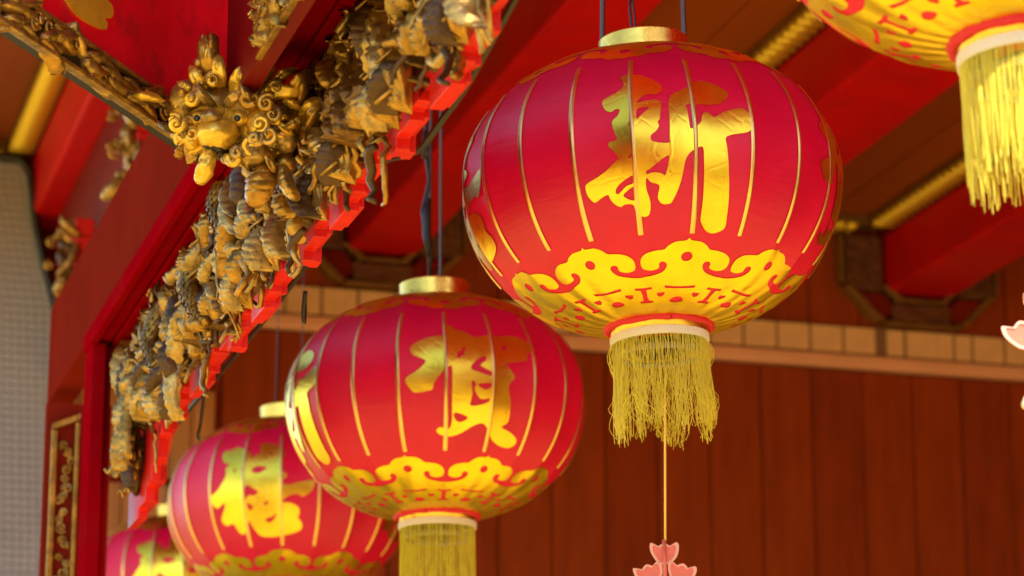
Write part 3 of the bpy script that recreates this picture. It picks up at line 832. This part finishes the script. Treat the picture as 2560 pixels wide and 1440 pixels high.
XIN = [[(-8.4,24.7),(-7.4,26.0),(-5.6,26.3),(-3.0,25.8),(-0.5,24.4),(2.0,22.4),(3.8,20.1),(4.2,18.1),(3.6,16.2),(2.1,15.1),(0.1,15.2),(-1.6,14.5),(-2.9,12.6),(-3.6,11.4),(-3.3,11.1),(-0.9,12.1),(2.0,12.5),(3.3,11.5),(3.6,9.6),(3.1,6.4),(2.8,3.6),(2.2,2.5),(2.5,0.8),(1.8,-1.0),(0.3,-2.5),(-0.1,-3.7),(0.2,-4.8),(2.0,-5.6),(5.2,-5.8),(5.4,-4.5),(5.7,2.9),(5.6,8.7),(6.0,12.3),(6.8,14.7),(8.5,16.0),(10.9,17.5),(12.5,18.7),(13.1,20.2),(14.8,21.2),(16.6,22.0),(19.2,21.5),(22.1,19.7),(24.2,17.3),(24.5,15.4),(23.3,12.7),(20.9,10.9),(17.8,10.0),(13.6,9.4),(13.5,5.7),(13.3,0.4),(14.7,2.1),(15.1,4.6),(16.0,6.1),(17.5,6.2),(19.0,4.6),(21.8,6.9),(25.5,8.9),(28.3,9.2),(29.9,7.4),(30.8,4.6),(30.9,2.1),(30.0,-0.0),(28.3,-1.2),(22.5,-3.0),(22.6,-7.1),(23.2,-14.6),(24.0,-24.5),(24.4,-32.2),(24.5,-36.1),(22.5,-37.8),(20.1,-38.5),(17.6,-37.6),(15.8,-35.2),(15.1,-33.2),(15.3,-27.6),(15.3,-20.0),(15.2,-12.6),(14.9,-7.6),(12.7,-8.4),(10.9,-9.9),(9.8,-12.2),(9.2,-15.2),(8.5,-19.1),(7.3,-23.1),(6.0,-26.1),(5.1,-27.5),(2.9,-27.7),(1.7,-26.7),(1.2,-24.9),(1.8,-20.9),(-0.6,-19.8),(-2.0,-18.2),(-2.2,-22.1),(-1.5,-25.2),(-1.2,-27.7),(-1.6,-30.7),(-2.5,-32.0),(-3.9,-32.1),(-5.0,-31.5),(-6.0,-29.9),(-6.6,-27.5),(-9.2,-27.0),(-10.8,-27.7),(-12.6,-26.3),(-13.7,-24.4),(-14.2,-22.8),(-16.2,-23.5),(-18.3,-24.9),(-19.3,-24.5),(-20.5,-22.2),(-20.7,-19.2),(-19.8,-17.8),(-17.0,-16.3),(-13.9,-14.3),(-11.6,-12.1),(-9.8,-10.3),(-10.5,-8.5),(-12.2,-6.0),(-12.5,-4.9),(-11.9,-4.0),(-9.8,-3.5),(-10.5,-0.5),(-11.0,2.8),(-10.7,4.5),(-9.1,6.5),(-8.6,8.8),(-9.8,9.3),(-11.1,8.3),(-12.7,9.2),(-13.7,11.5),(-13.8,13.9),(-12.3,15.5),(-9.0,17.9),(-7.3,20.6),(-7.8,23.2)],[(-6.4,1.4),(-4.9,4.8),(-4.9,2.0)],[(-3.6,8.2),(-1.0,9.1),(-0.1,8.8),(-2.3,5.7),(-3.7,4.1)],[(-11.7,-22.1),(-11.1,-20.5),(-8.8,-18.5),(-5.6,-17.1),(-5.7,-19.8),(-8.1,-20.6),(-10.5,-22.8),(-11.4,-22.9)],[(-9.4,-23.9),(-8.3,-22.5),(-5.7,-21.2),(-5.8,-25.8),(-7.7,-25.5)],[(-7.0,-10.7),(-5.5,-9.1),(-5.5,-10.6)],[(10.7,9.3),(13.0,9.1),(12.7,0.4),(11.4,-0.8),(11.1,2.9),(10.9,6.9)],[(-1.9,-15.6),(-1.2,-15.3),(0.9,-13.4),(3.0,-11.5),(4.7,-10.4),(5.0,-11.2),(4.4,-15.1),(3.6,-17.5),(2.8,-16.8),(1.2,-16.3),(-0.4,-16.4),(-1.8,-16.9)]]
HE = [[(4.3,24.3),(6.5,24.6),(7.3,22.3),(11.1,21.2),(15.3,18.2),(19.9,19.3),(24.1,19.1),(26.6,19.8),(31.9,21.0),(36.4,19.9),(39.0,16.6),(38.8,12.9),(36.8,10.7),(35.9,7.0),(28.7,4.7),(27.3,3.4),(29.1,0.3),(30.7,-2.7),(28.6,-5.6),(28.3,-8.7),(29.4,-13.7),(29.8,-18.9),(29.6,-23.6),(27.1,-26.3),(31.7,-28.2),(35.4,-31.0),(35.8,-33.8),(33.1,-35.8),(28.3,-35.2),(23.9,-32.8),(21.7,-29.2),(18.7,-25.2),(14.7,-26.5),(10.4,-29.8),(5.9,-31.9),(2.1,-31.5),(-0.2,-29.4),(1.2,-27.6),(4.8,-28.4),(6.0,-24.6),(5.9,-18.4),(5.8,-10.3),(5.8,0.1),(4.6,0.6),(2.9,-1.0),(-0.4,-6.1),(-1.2,-8.2),(-2.0,-10.2),(-7.8,-11.2),(-9.5,-9.9),(-11.3,-6.7),(-11.0,-4.1),(-6.8,-0.8),(-3.9,3.5),(-5.2,5.3),(-8.5,7.2),(-9.8,10.8),(-8.6,13.7),(-3.6,17.1),(1.5,18.3),(3.9,19.0)],[(7.9,6.9),(10.1,11.1),(11.2,11.1),(10.0,7.0),(8.1,5.2)],[(25.7,13.1),(27.8,14.9),(27.7,12.8),(26.0,11.0)],[(12.8,0.4),(15.9,5.6),(18.5,7.0),(18.8,4.7),(16.6,1.7),(21.3,-1.7),(21.3,-3.4),(16.1,-1.6)],[(13.2,-5.9),(14.9,-6.8),(14.5,-9.9),(16.8,-13.9),(20.3,-13.6),(19.2,-15.8),(13.1,-17.2),(13.6,-12.1)],[(15.5,-7.3),(19.6,-6.5),(21.6,-7.0),(18.8,-9.7)],[(6.8,-23.1),(7.2,-20.5),(12.5,-22.6),(9.1,-25.1)]]
XI = [[(-34.5,19.2),(-34.1,22.8),(-30.6,24.1),(-27.0,26.0),(-24.2,24.2),(-19.0,20.7),(-18.2,16.2),(-16.7,17.8),(-14.4,19.9),(-14.6,26.1),(-13.1,27.5),(-6.5,26.1),(-2.5,21.7),(-1.6,18.0),(-3.0,13.6),(-4.2,11.1),(-3.3,9.4),(-4.1,7.0),(-1.5,4.5),(-0.9,2.5),(-2.3,0.5),(-4.1,-1.0),(-0.6,-2.9),(4.1,-1.4),(11.2,-0.1),(11.5,-3.8),(10.1,-6.8),(6.5,-9.5),(4.1,-8.1),(0.0,-9.2),(-3.5,-12.9),(0.6,-13.3),(4.3,-15.5),(5.2,-18.8),(4.4,-21.8),(6.4,-24.8),(6.3,-28.7),(2.1,-31.0),(-4.6,-33.0),(-11.4,-33.2),(-15.4,-31.8),(-18.2,-27.2),(-20.0,-23.3),(-22.8,-30.4),(-26.4,-29.7),(-28.8,-24.0),(-32.7,-24.7),(-35.0,-21.7),(-33.9,-18.1),(-31.8,-13.1),(-32.7,-11.5),(-35.9,-14.0),(-38.6,-11.4),(-39.4,-7.2),(-35.8,-4.4),(-32.9,0.5),(-30.9,5.5),(-31.3,10.0),(-29.5,13.2),(-32.5,14.5)],[(-22.3,-11.1),(-21.3,-6.0),(-19.7,-2.4),(-16.0,-4.9),(-14.2,-6.5),(-16.7,-8.6),(-19.2,-8.4),(-21.6,-12.3)],[(-11.8,-22.3),(-8.6,-21.3),(-5.8,-19.5),(-7.5,-23.2),(-10.1,-24.6)],[(-27.0,8.6),(-25.9,9.3),(-25.9,5.7)],[(-22.6,8.1),(-21.7,11.4),(-21.5,4.4)],[(-18.0,6.9),(-15.0,10.0),(-10.7,8.8),(-11.3,7.2),(-14.8,5.0)],[(-12.3,-13.7),(-10.1,-11.9),(-10.3,-14.3)],[(-20.0,-12.8),(-17.0,-14.9),(-19.1,-17.0)]]

# ------------------------------------------------------------------ lanterns
RL, BT, BB, PEX = .400, .277, .316, .8
NR = 20
def zt(t): return (BT if t > 0 else BB)*math.sin(rad(t))
def rt(t): return RL*math.cos(rad(t))**PEX
def surf(phi, t, off=0.0):
    """point on the lantern cloth: ribs every 18 degrees, the cloth between them pulled flat"""
    a = phi % (360/NR) - 180/NR
    k = math.cos(rad(180/NR))/math.cos(rad(a))
    sag = 1 - .008*(1-(a/(180/NR))**2)
    r = rt(t)*(1-(1-k*sag)*min(1, 1.25*math.cos(rad(t))+.15))
    z = zt(t)
    e = .5
    dr, dz = rt(t+e)-rt(t-e), zt(t+e)-zt(t-e)
    l = math.hypot(dr, dz); nr, nz = dz/l, -dr/l
    w = .0012*noise.noise(Vector((phi*.12, t*.05, 3.0)))
    r += nr*(off+w); z += nz*(off+w)
    return (r*math.cos(rad(phi)), r*math.sin(rad(phi)), z)

def inside(p, poly):
    x, y = p; c = False; n = len(poly); j = n-1
    for i in range(n):
        xi, yi = poly[i]; xj, yj = poly[j]
        if (yi > y) != (yj > y) and x < (xj-xi)*(y-yi)/(yj-yi)+xi: c = not c
        j = i
    return c

def foil(outer, holes, off, name, m, step=2.2, solid=()):
    """flat foil cut to an outline with holes, laid on the curved cloth"""
    polys = [smooth_poly(outer, 3)] + [smooth_poly(h, 3) for h in holes]
    vs = []; es = []
    for p in polys:
        b = len(vs); vs += [Vector(q) for q in p]; es += [(b+i, b+(i+1) % len(p)) for i in range(len(p))]
    x0 = min(v.x for v in vs); x1 = max(v.x for v in vs); y0 = min(v.y for v in vs); y1 = max(v.y for v in vs)
    xs = []; x = x0 - x0 % step
    while x < x1: xs.append(x); x += step
    q = 360/NR
    xs += [k*q for k in range(int(x0//q), int(x1//q)+2) if x0 < k*q < x1]
    y = y0 - y0 % step
    nb = len(vs)
    while y < y1:
        for x in xs:
            if inside((x, y), polys[0]) and not any(inside((x, y), h) for h in polys[1:]): vs.append(Vector((x, y)))
        y += step
    r = delaunay_2d_cdt(vs, es, [], 0, 1e-4)
    V, F = r[0], r[2]
    fs = []
    for f in F:
        cx = sum(V[i].x for i in f)/len(f); cy = sum(V[i].y for i in f)/len(f)
        if inside((cx, cy), polys[0]) and not any(inside((cx, cy), h) for h in polys[1:]): fs.append(tuple(f))
    me = bpy.data.meshes.new(name)
    me.from_pydata([surf(v.x, v.y, off) for v in V], [], fs)
    me.materials.append(m)
    bm = bmesh.new(); bm.from_mesh(me)
    bmesh.ops.delete(bm, geom=[v for v in bm.verts if not v.link_faces], context='VERTS')
    for f in bm.faces:
        c = f.calc_center_median()
        if f.normal.dot(Vector((c.x, c.y, c.z*1.2))) < 0: f.normal_flip()
        f.smooth = True
    bm.to_mesh(me); bm.free()
    me.set_sharp_from_angle(angle=rad(13))
    return me

def shift(polys, dx, dy=0): return [[(x+dx, y+dy) for x, y in p] for p in polys]

# cloud border, one repeat is 40 degrees (half profile, then mirrored)
HALF = [(0,-40.9),(1.0,-41.8),(4.7,-42.1),(7.4,-43.5),(9.0,-45.0),(12.3,-45.4),(15.8,-46.4),(18.2,-48.4),(18.8,-51.2),(17.8,-53.2),(14.6,-53.8),(11.4,-52.8),(11.2,-50.9),(10.0,-50.0),(8.3,-50.5),(7.9,-52.3),(10.0,-54.8),(15.4,-56.4),(19.999,-57.0)]
def cloud_ring(sign, shift_t, rim):
    me_list = []
    for k in range(9):
        cph = 40*k
        up = [(cph-a, b) for a, b in reversed(HALF)] + [(cph+a, b) for a, b in HALF[1:]]
        # smooth upper edge only
        sm = []
        for i in range(len(up)-1):
            p0 = up[max(i-1, 0)]; p1 = up[i]; p2 = up[i+1]; p3 = up[min(i+2, len(up)-1)]
            for j in range(3):
                t = j/3
                sm.append(tuple(.5*((2*p1[q])+(-p0[q]+p2[q])*t+(2*p0[q]-5*p1[q]+4*p2[q]-p3[q])*t*t+(-p0[q]+3*p1[q]-3*p2[q]+p3[q])*t**3) for q in range(2)))
        sm.append(up[-1])
        # I-shaped cuts straddle the seam: half here, half on the next piece
        I_r = [(cph+20,-62.0),(cph+15.4,-61.7),(cph+15.3,-62.8),(cph+18.3,-63.2),(cph+18.6,-66),(cph+18.2,-68.8),(cph+15.6,-69.2),(cph+15.6,-70.2),(cph+20,-70.3)]
        I_l = [(2*cph-a, b) for a, b in reversed(I_r)]
        edge = sm + I_r + [(cph+20, rim), (cph-20, rim)] + I_l
        holes = [[(cph+2.3*math.cos(a), -48.3+2.0*math.sin(a)) for a in [i*PI/5 for i in range(10)]],
                 [(cph-8.5,-61.0),(cph-4,-61.6),(cph,-61.8),(cph+4,-61.5),(cph+8,-60.9),(cph+8.2,-62.2),(cph+3,-62.8),(cph-3,-62.8),(cph-8.3,-62.4)],
                 [(cph-5,-69.0),(cph-2.5,-67.6),(cph,-67.2),(cph+2.5,-67.6),(cph+4.8,-69),(cph+4,-70),(cph,-70.5),(cph-3.8,-70.3)],
                 [(cph-13,-64.9),(cph-8.4,-64.6),(cph-8.2,-65.8),(cph-10.5,-67.2),(cph-12.4,-66.6)],
                 [(cph+13,-64.9),(cph+8.4,-64.6),(cph+8.2,-65.8),(cph+10.5,-67.2),(cph+12.4,-66.6)]]
        me_list.append((edge, holes))
    return me_list

def foil_raw(edge, holes, off, name, m, conv, step=2.0):
    polys = [edge] + [smooth_poly(h, 2) if len(h) > 9 else h for h in holes]
    vs = []; es = []
    for p in polys:
        b = len(vs); vs += [Vector(q) for q in p]; es += [(b+i, b+(i+1) % len(p)) for i in range(len(p))]
    x0 = min(p[0] for p in edge); x1 = max(p[0] for p in edge); y0 = min(p[1] for p in edge); y1 = max(p[1] for p in edge)
    xs = [x0+i*step for i in range(1, int((x1-x0)/step))]
    y = y0+step*.5
    while y < y1:
        for x in xs:
            if inside((x, y), edge) and not any(inside((x, y), h) for h in polys[1:]): vs.append(Vector((x, y)))
        y += step*.9
    r = delaunay_2d_cdt(vs, es, [], 0, 1e-4)
    V, F = r[0], r[2]; fs = []
    for f in F:
        c = (sum(V[i].x for i in f)/len(f), sum(V[i].y for i in f)/len(f))
        if inside(c, edge) and not any(inside(c, h) for h in polys[1:]): fs.append(tuple(f))
    me = bpy.data.meshes.new(name)
    pts = []
    for v in V:
        x, y = conv(v.x, v.y); pts.append(surf(x, y, off))
    me.from_pydata(pts, [], fs); me.materials.append(m)
    bm = bmesh.new(); bm.from_mesh(me)
    bmesh.ops.delete(bm, geom=[v for v in bm.verts if not v.link_faces], context='VERTS')
    for f in bm.faces:
        c = f.calc_center_median()
        if f.normal.dot(Vector((c.x, c.y, c.z*1.2))) < 0: f.normal_flip()
        f.smooth = True
    bm.to_mesh(me); bm.free()
    me.set_sharp_from_angle(angle=rad(12))
    return me

LS = 1.2       # size of the lanterns: 0.96 m across
# shared meshes
T0, T1 = -77.5, 76.0
gore_me = []
def gore_mesh(k):
    q = 360/NR
    g = MB(); g.grid(lambda u, v: surf(k*q+q*(.0001+.9998*v), T0+(T1-T0)*u), 44, 6)
    me = g.mesh('cloth_panel', M['fabric'], True)
    return me
gore_me = [gore_mesh(k) for k in range(NR)]
def rib_mesh(k):
    g = MB(); q = 360/NR; c = k*q
    def f(u, v):
        t = -39.0 + u*(35+39.0); hw = .0052/(rt(t))*180/PI
        x = (v-.5)*2
        return surf(c+hw*x+.0001, t, .0022+.0016*(1-x*x))
    g.grid(f, 30, 4)
    return g.mesh('gold_tape', M['ribgold'], True)
rib_me = [rib_mesh(k) for k in range(NR)]
CROT = -.8     # cloud rotation against the ribs
CLOUDS = cloud_ring(1, 0, -77.4)
cloud_me = [foil_raw(e, h, .0014, 'cloud_foil', M['foil_base'], lambda x, y: (x+CROT, y)) for e, h in CLOUDS]
top_me = []
for e, h in CLOUDS:
    top_me.append(foil_raw([p for p in e], h, .0014, 'cloud_foil', M['foil_base'], lambda x, y: (x+CROT+20, min(75.5, -y-3+ (max(0, -y-57)*.05)))))

def fringe_mesh(seed, n, length, messy, r=.097, z0=-.372, thick=.00095, layer2=0):
    R = random.Random(seed); g = MB()
    clumps = [R.uniform(0, 2*PI) for _ in range(15)]
    for i in range(n):
        a = 2*PI*i/n + R.uniform(-.02, .02)
        L_ = length*R.uniform(.86, 1.05)
        if messy: L_ = length*(R.uniform(.80, 1.0) + .07*math.sin(a*3+1) + (R.random() < .1)*.06)
        if layer2 and i % 2: L_ *= layer2*R.uniform(.93, 1.04)
        rr = r + R.uniform(-.002, .003)
        near = min(clumps, key=lambda c: abs((c-a+PI) % (2*PI)-PI)); da = (near-a+PI) % (2*PI)-PI
        pull = (R.uniform(.1, .75) if messy else R.uniform(0, .25))
        w1, w2, p1, p2 = R.uniform(.002, .007)*(1 if messy else .25), R.uniform(.001, .003)*(1 if messy else .3), R.uniform(0, 6), R.uniform(0, 6)
        f1, f2 = R.uniform(1.5, 3.2), R.uniform(5, 9)
        N_ = 14 if messy else 9
        pts = []
        flare = R.uniform(-.006, .010) if messy else R.uniform(-.002, .004)
        wild = messy and R.random() < .10
        for k in range(N_+1):
            u = k/N_
            aa = a + da*pull*u**1.4 + (w1/r)*math.sin(f1*PI*u+p1)*u**.5 + (w2/r)*math.sin(f2*PI*u+p2)*u
            rr2 = rr + flare*u + w1*.6*math.sin(f1*PI*u+p2)*u
            if wild: aa += .35*math.sin(2*PI*u+p1)*u; rr2 += .012*math.sin(3*PI*u)
            pts.append((rr2*math.cos(aa), rr2*math.sin(aa), z0 - L_*u*(1-.03*abs(math.sin(p1))*u)))
        g.tube(pts, thick*R.uniform(.85, 1.15), 3, cap=False)
    return g.mesh('fringe', M['fringe'], True)

def lantern(idx, L, label, rot, tilt, chars, fringe, bail):
    h = math.hypot(L[0], L[1])
    base = math.atan2(-L[1], -L[0])
    t = thing('red_lantern', label, 'lantern', L, group='red festival lanterns hanging in a row')
    k = Vector((L[0]/h, L[1]/h, 0))
    t.scale = (LS, LS, LS)
    t.rotation_mode = 'QUATERNION'
    t.rotation_quaternion = Matrix.Rotation(-rad(tilt), 4, k).to_quaternion() @ Matrix.Rotation(base+rad(rot), 4, 'Z').to_quaternion()
    for me in gore_me: put('cloth_panel', me, t)
    for me in rib_me: put('gold_tape', me, t)
    for me in cloud_me: put('cloud_foil', me, t)
    for me in top_me: put('cloud_foil', me, t)
    for nm, polys, dx in chars:
        ps = shift(polys, dx-rot)
        put(nm, foil(ps[0], ps[1:], .0026, nm, M['foil']), t)
    zb, zt_ = -.308, .266
    g = MB(); g.lathe([(.094, zt_-.008), (.096, zt_+.002), (.0955, zt_+.030), (.0965, zt_+.056), (.093, zt_+.060), (.089, zt_+.057), (.087, zt_-.01)], 56)
    g.build('cap', M['capgold'], t, smooth=True, angle=40)
    g = MB(); R = random.Random(idx)
    n = 60; pts = [((.108+.0015*math.sin(i*1.9))*math.cos(2*PI*i/n), (.108+.0015*math.sin(i*1.9))*math.sin(2*PI*i/n), zb-.003+.0012*math.sin(i*.8)) for i in range(n+1)]
    g.tube(pts, .0085, 8, cap=False); g.build('piping', M['piping'], t, smooth=True)
    g = MB(); g.lathe([(.106, zb), (.1015, zb-.008), (.101, zb-.024), (.0985, zb-.026)], 56); g.build('lower_ring', M['capgold'], t, smooth=True)
    g = MB(); g.lathe([(.0985, zb-.020), (.1035, zb-.021), (.1042, zb-.026), (.1035, zb-.0375), (.0995, zb-.0385), (.0985, zb-.03)], 72); wb = g.build('white_band', M['white'], t, smooth=True, angle=50)
    g = MB(); g.lathe([(.088, zb-.055), (.091, zb-.054), (.091, zb-.066), (.088, zb-.067), (.086, zb-.06), (.088, zb-.055)], 48); ih = g.build('inner_hoop', M['hoop'], t, smooth=True)
    g = MB(); g.lathe([(.001, zb-.03), (.045, zb-.03), (.052, zb-.04), (.052, zb-.058), (.045, zb-.06), (.001, zb-.055)], 24); g.build('socket', M['black'], ih, smooth=True)
    g = MB(); g.lathe([(.101, zb-.022), (.05, zb-.018)], 40); g.build('hole_shade_disc', M['black'], t)  # black disc paints the dark hole inside the lower ring
    fr = put('fringe', fringe, wb); fr['kind'] = 'stuff'
    # bail: two steel rods up to the girder
    if bail:
        az, hgt, top = bail
        a0 = base+rad(az)
        # build in world axes then parent keeping place
        q = t.rotation_quaternion.inverted()
        def loc(p): return tuple(q @ Vector(p))
        Mx = t.rotation_quaternion
        for sg in (-1, 1):
            st = Mx @ Vector((.088*math.cos(a0+sg*PI/2-base-rad(rot)), .088*math.sin(a0+sg*PI/2-base-rad(rot)), .315))
            en = Vector((st.x*.72, st.y*.72, hgt))
            g = MB(); g.tube([loc(st-Vector((0,0,.03))), loc(st), loc(st.lerp(en, .3)), loc(st.lerp(en, .65)), loc(en)], top, 8)
            g.build('hanging_rod', M['rod'], t, smooth=True)
    return t

fr_messy = fringe_mesh(5, 380, .200, True, z0=-.344, thick=.00075)
fr_a = fringe_mesh(6, 360, .235, False, z0=-.344, thick=.0008)
fr_0 = fringe_mesh(7, 380, .195, False, z0=-.344, thick=.0009, layer2=.78)
GH = 6.2
L1 = lantern(1, (2.309, 6.607, 3.741), 'largest whole red lantern with a messy yellow fringe and a pink charm below', 12.8, 2.3,
             [('character', XIN, 0), ('character', HE, 73.0), ('character', XI, -73.5)], fr_messy, (0, (GH-3.744)/LS, .0055))
L2 = lantern(2, (2.312, 8.735, 3.641), 'second whole red lantern, lower at centre, behind the largest one', -14.4, 1.0,
             [('character', HE, 0), ('character', XIN, -80.8)], fr_a, (80, (GH-3.641)/LS, .0045))
L3 = lantern(3, (2.344, 11.153, 3.754), 'third red lantern, partly behind the second one, at lower left', -3.5, 1.0,
             [('character', XI, 0), ('character', XIN, 76)], fr_a, (60, (GH-3.754)/LS, .0016))
L4 = lantern(4, (2.387, 13.92, 3.85), 'smallest and farthest red lantern, cut by the bottom edge of the photo', 2.0, 1.0,
             [('character', XI, 8), ('character', XIN, 82)], fr_a, (30, (GH-3.850)/LS, .0016))
L0 = lantern(0, (2.182, 4.292, 3.684), 'nearest red lantern cut off by the top right corner, with a bright straight fringe', 30.0, 2.0,
             [('character', HE, 5)], fr_0, (10, (GH-3.684)/LS, .0045))

# wiring of the lanterns
def cable(name, pts, r, label, parent=None, m='black'):
    P_ = [Vector(p) for p in pts]; out = []
    for i in range(len(P_)-1):
        a, b, c_, d = P_[max(i-1,0)], P_[i], P_[i+1], P_[min(i+2, len(P_)-1)]
        for j in range(5):
            t = j/5
            out.append(.5*((2*b)+(-a+c_)*t+(2*a-5*b+4*c_-d)*t*t+(-a+3*b-3*c_+d)*t**3))
    out.append(P_[-1])
    g = MB(); g.tube(out, r, 6)
    o = g.build(name, M[m], parent, smooth=True)
    if label: tag(o, label, 'cable')
    return o
cable('lantern_cable', [(2.244,6.54,4.096),(2.234,6.54,4.192),(2.246,6.552,4.288),(2.232,6.552,4.72),(2.256,6.6,5.92),(2.28,6.6,6.22)], .0032, 'pair of thin black wires rising from the cap of the largest whole lantern', None)
cable('lantern_cable', [(2.256,6.54,4.084),(2.242,6.54,4.216),(2.23,6.552,4.36),(2.242,6.564,4.84),(2.256,6.6,5.92),(2.28,6.6,6.22)], .0028, 'thin black wire beside the left rod of the largest whole lantern', None)
tw = thing('taped_cable', 'bunched black cable with tape hanging by the rods of the second lantern', 'cable', (2.268, 8.64, 4.0))
def ont(mb, name, m): o = mb.build(name, m, tw, smooth=True); o.location = (-2.268, -8.64, -4.0); return o
ctr = [(2.262,4.024),(2.258,4.144),(2.244,4.24),(2.258,4.36),(2.242,4.456),(2.246,4.6),(2.256,4.96),(2.28,6.22)]
g = MB(); g.tube([(x, 8.64, z) for x, z in ctr], .005, 6); ont(g, 'wire', M['black'])
g = MB(); g.tube([(x+.012*math.sin(i*2.1), 8.64, z) for i, (x, z) in enumerate(ctr)], .004, 6); ont(g, 'wire', M['black'])
g = MB(); g.tube([(2.256,8.628,4.096),(2.249,8.628,4.156),(2.246,8.628,4.228),(2.256,8.628,4.288)], [.006,.014,.015,.007], 8); ont(g, 'tape', M['black'])
g = MB(); g.tube([(2.242,8.628,4.426),(2.242,8.628,4.468),(2.244,8.628,4.516)], [.012,.013,.010], 8); ont(g, 'tape', M['black'])
cable('supply_cable', [(1.45,4.6,3.60),(1.46,5.25,3.50),(1.455,5.45,3.475),(1.45,5.62,3.46),(1.46,5.8,3.50),(1.5,6.3,3.60),(1.52,7.5,3.58),(1.5,9,3.55)], .008, 'dark electric cable sagging behind the stepped edge of the carved board')
cable('supply_cable', [(1.50,6.98,3.50),(1.50,7.0,3.45),(1.505,7.01,3.425),(1.51,7.03,3.48)], .006, 'short black cable loop hanging under the stepped board over the second lantern')
cable('supply_cable', [(1.5,8.4,3.55),(1.50,8.45,3.46),(1.495,8.46,3.43),(1.50,8.47,3.415)], .005, 'dark cable hanging under the far end of the stepped board')

# ------------------------------------------------------------------ pink lotus charms hanging from the lanterns
U = .00037*LS
def charm(loc, label, grp):
    yaw = math.atan2(-loc[0], loc[1])
    t = thing('lotus_charm', label, 'charm', loc, (0, rad(-1.0), yaw), grp)
    tul = [(-80,116),(-66,117),(-32,100),(-26,104),(0,118),(26,104),(32,100),(66,119),(81,108),(82,80),(70,38),(40,6),(30,0),(0,-4),(-30,0),(-60,36),(-80,78)]
    def tulip(cx, cz, ang, s_=1.0):
        ca, sa = math.cos(ang), math.sin(ang)
        tr = lambda p, k=1.0: ((cx+(p[0]*k*ca-p[1]*k*sa)*s_)*U, (cz+(p[0]*k*sa+p[1]*k*ca)*s_)*U)
        o = smooth_poly(tul, 3)
        mid = (0, 55)
        inn = [(mid[0]+(x-mid[0])*.80, mid[1]+(y-mid[1])*.80) for x, y in o]
        n = len(o)
        g = MB()
        O = [tr(p) for p in o]; I = [tr(p) for p in inn]
        vs = [(x, -.0042, z) for x, z in O] + [(x, -.0042, z) for x, z in I] + [(x, .0042, z) for x, z in O] + [(x, -.0005, z) for x, z in I]
        fs = []
        for i in range(n):
            j = (i+1) % n
            fs += [(i, j, j+n, i+n), (i, i+2*n, j+2*n, j), (i+n, j+n, j+3*n, i+3*n)]
        g.add(vs, fs, 0); rim = g
        g = MB(); g.add([(x, -.0012, z) for x, z in I] + [(x, .0034, z) for x, z in O], [tuple(range(n)), tuple(reversed(range(n, 2*n)))])
        pe = g.build('petal', M['pink'], t); rim.build('petal_rim', M['pinkrim'], pe, smooth=True, angle=40)
    tulip(0, 0, 0); tulip(-72, -116, .28); tulip(72, -116, -.28); tulip(0, -230, PI, .8)
    g = MB(); g.tube([(0,-.005,.06),(0,-.006,0),(0,-.006,-.12)], .005, 8); g.build('stem', M['pink'], t, smooth=True)
    for sg in (-1, 1):
        a, b = Vector((sg*.016, 0, -.112)), Vector((sg*.046, 0, -.170))
        g = MB(); g.tube([a, a.lerp(b, .3), a.lerp(b, .75), a.lerp(b, .93), b], [.004, .0095, .0115, .0105, .007], 14); g.build('tube_bell', M['beige'], t, smooth=True)
        e = (b-a).normalized()
        g = MB(); g.tube([b-e*.002, b+e*.0012], [.0062, .0062], 12); g.build('bell_mouth', M['cord'], t, smooth=True)
    return t
def cord_to(top, bot, label):
    g = MB(); a, b = Vector(top), Vector(bot)
    g.tube([a, a.lerp(b, .33), a.lerp(b, .66), b], .0031, 8)
    tag(g.build('charm_cord', M['cord'], None, smooth=True), label, 'cord')
c1 = (2.382, 6.75, 2.8)
charm(c1, 'pink lotus shaped plastic charm hanging under the largest whole lantern', 'pink lotus charms')
cord_to((2.342, 6.612, 3.328), (2.382, 6.744, 2.858), 'straight yellow cord between the messy fringe and the pink charm')
c0 = (2.448, 4.77, 2.95)
charm(c0, 'pink lotus charm cut by the right edge of the photo', 'pink lotus charms')
cord_to((2.28, 4.32, 3.28), (2.448, 4.77, 2.998), 'yellow cord of the right hand charm outside the photo edge')
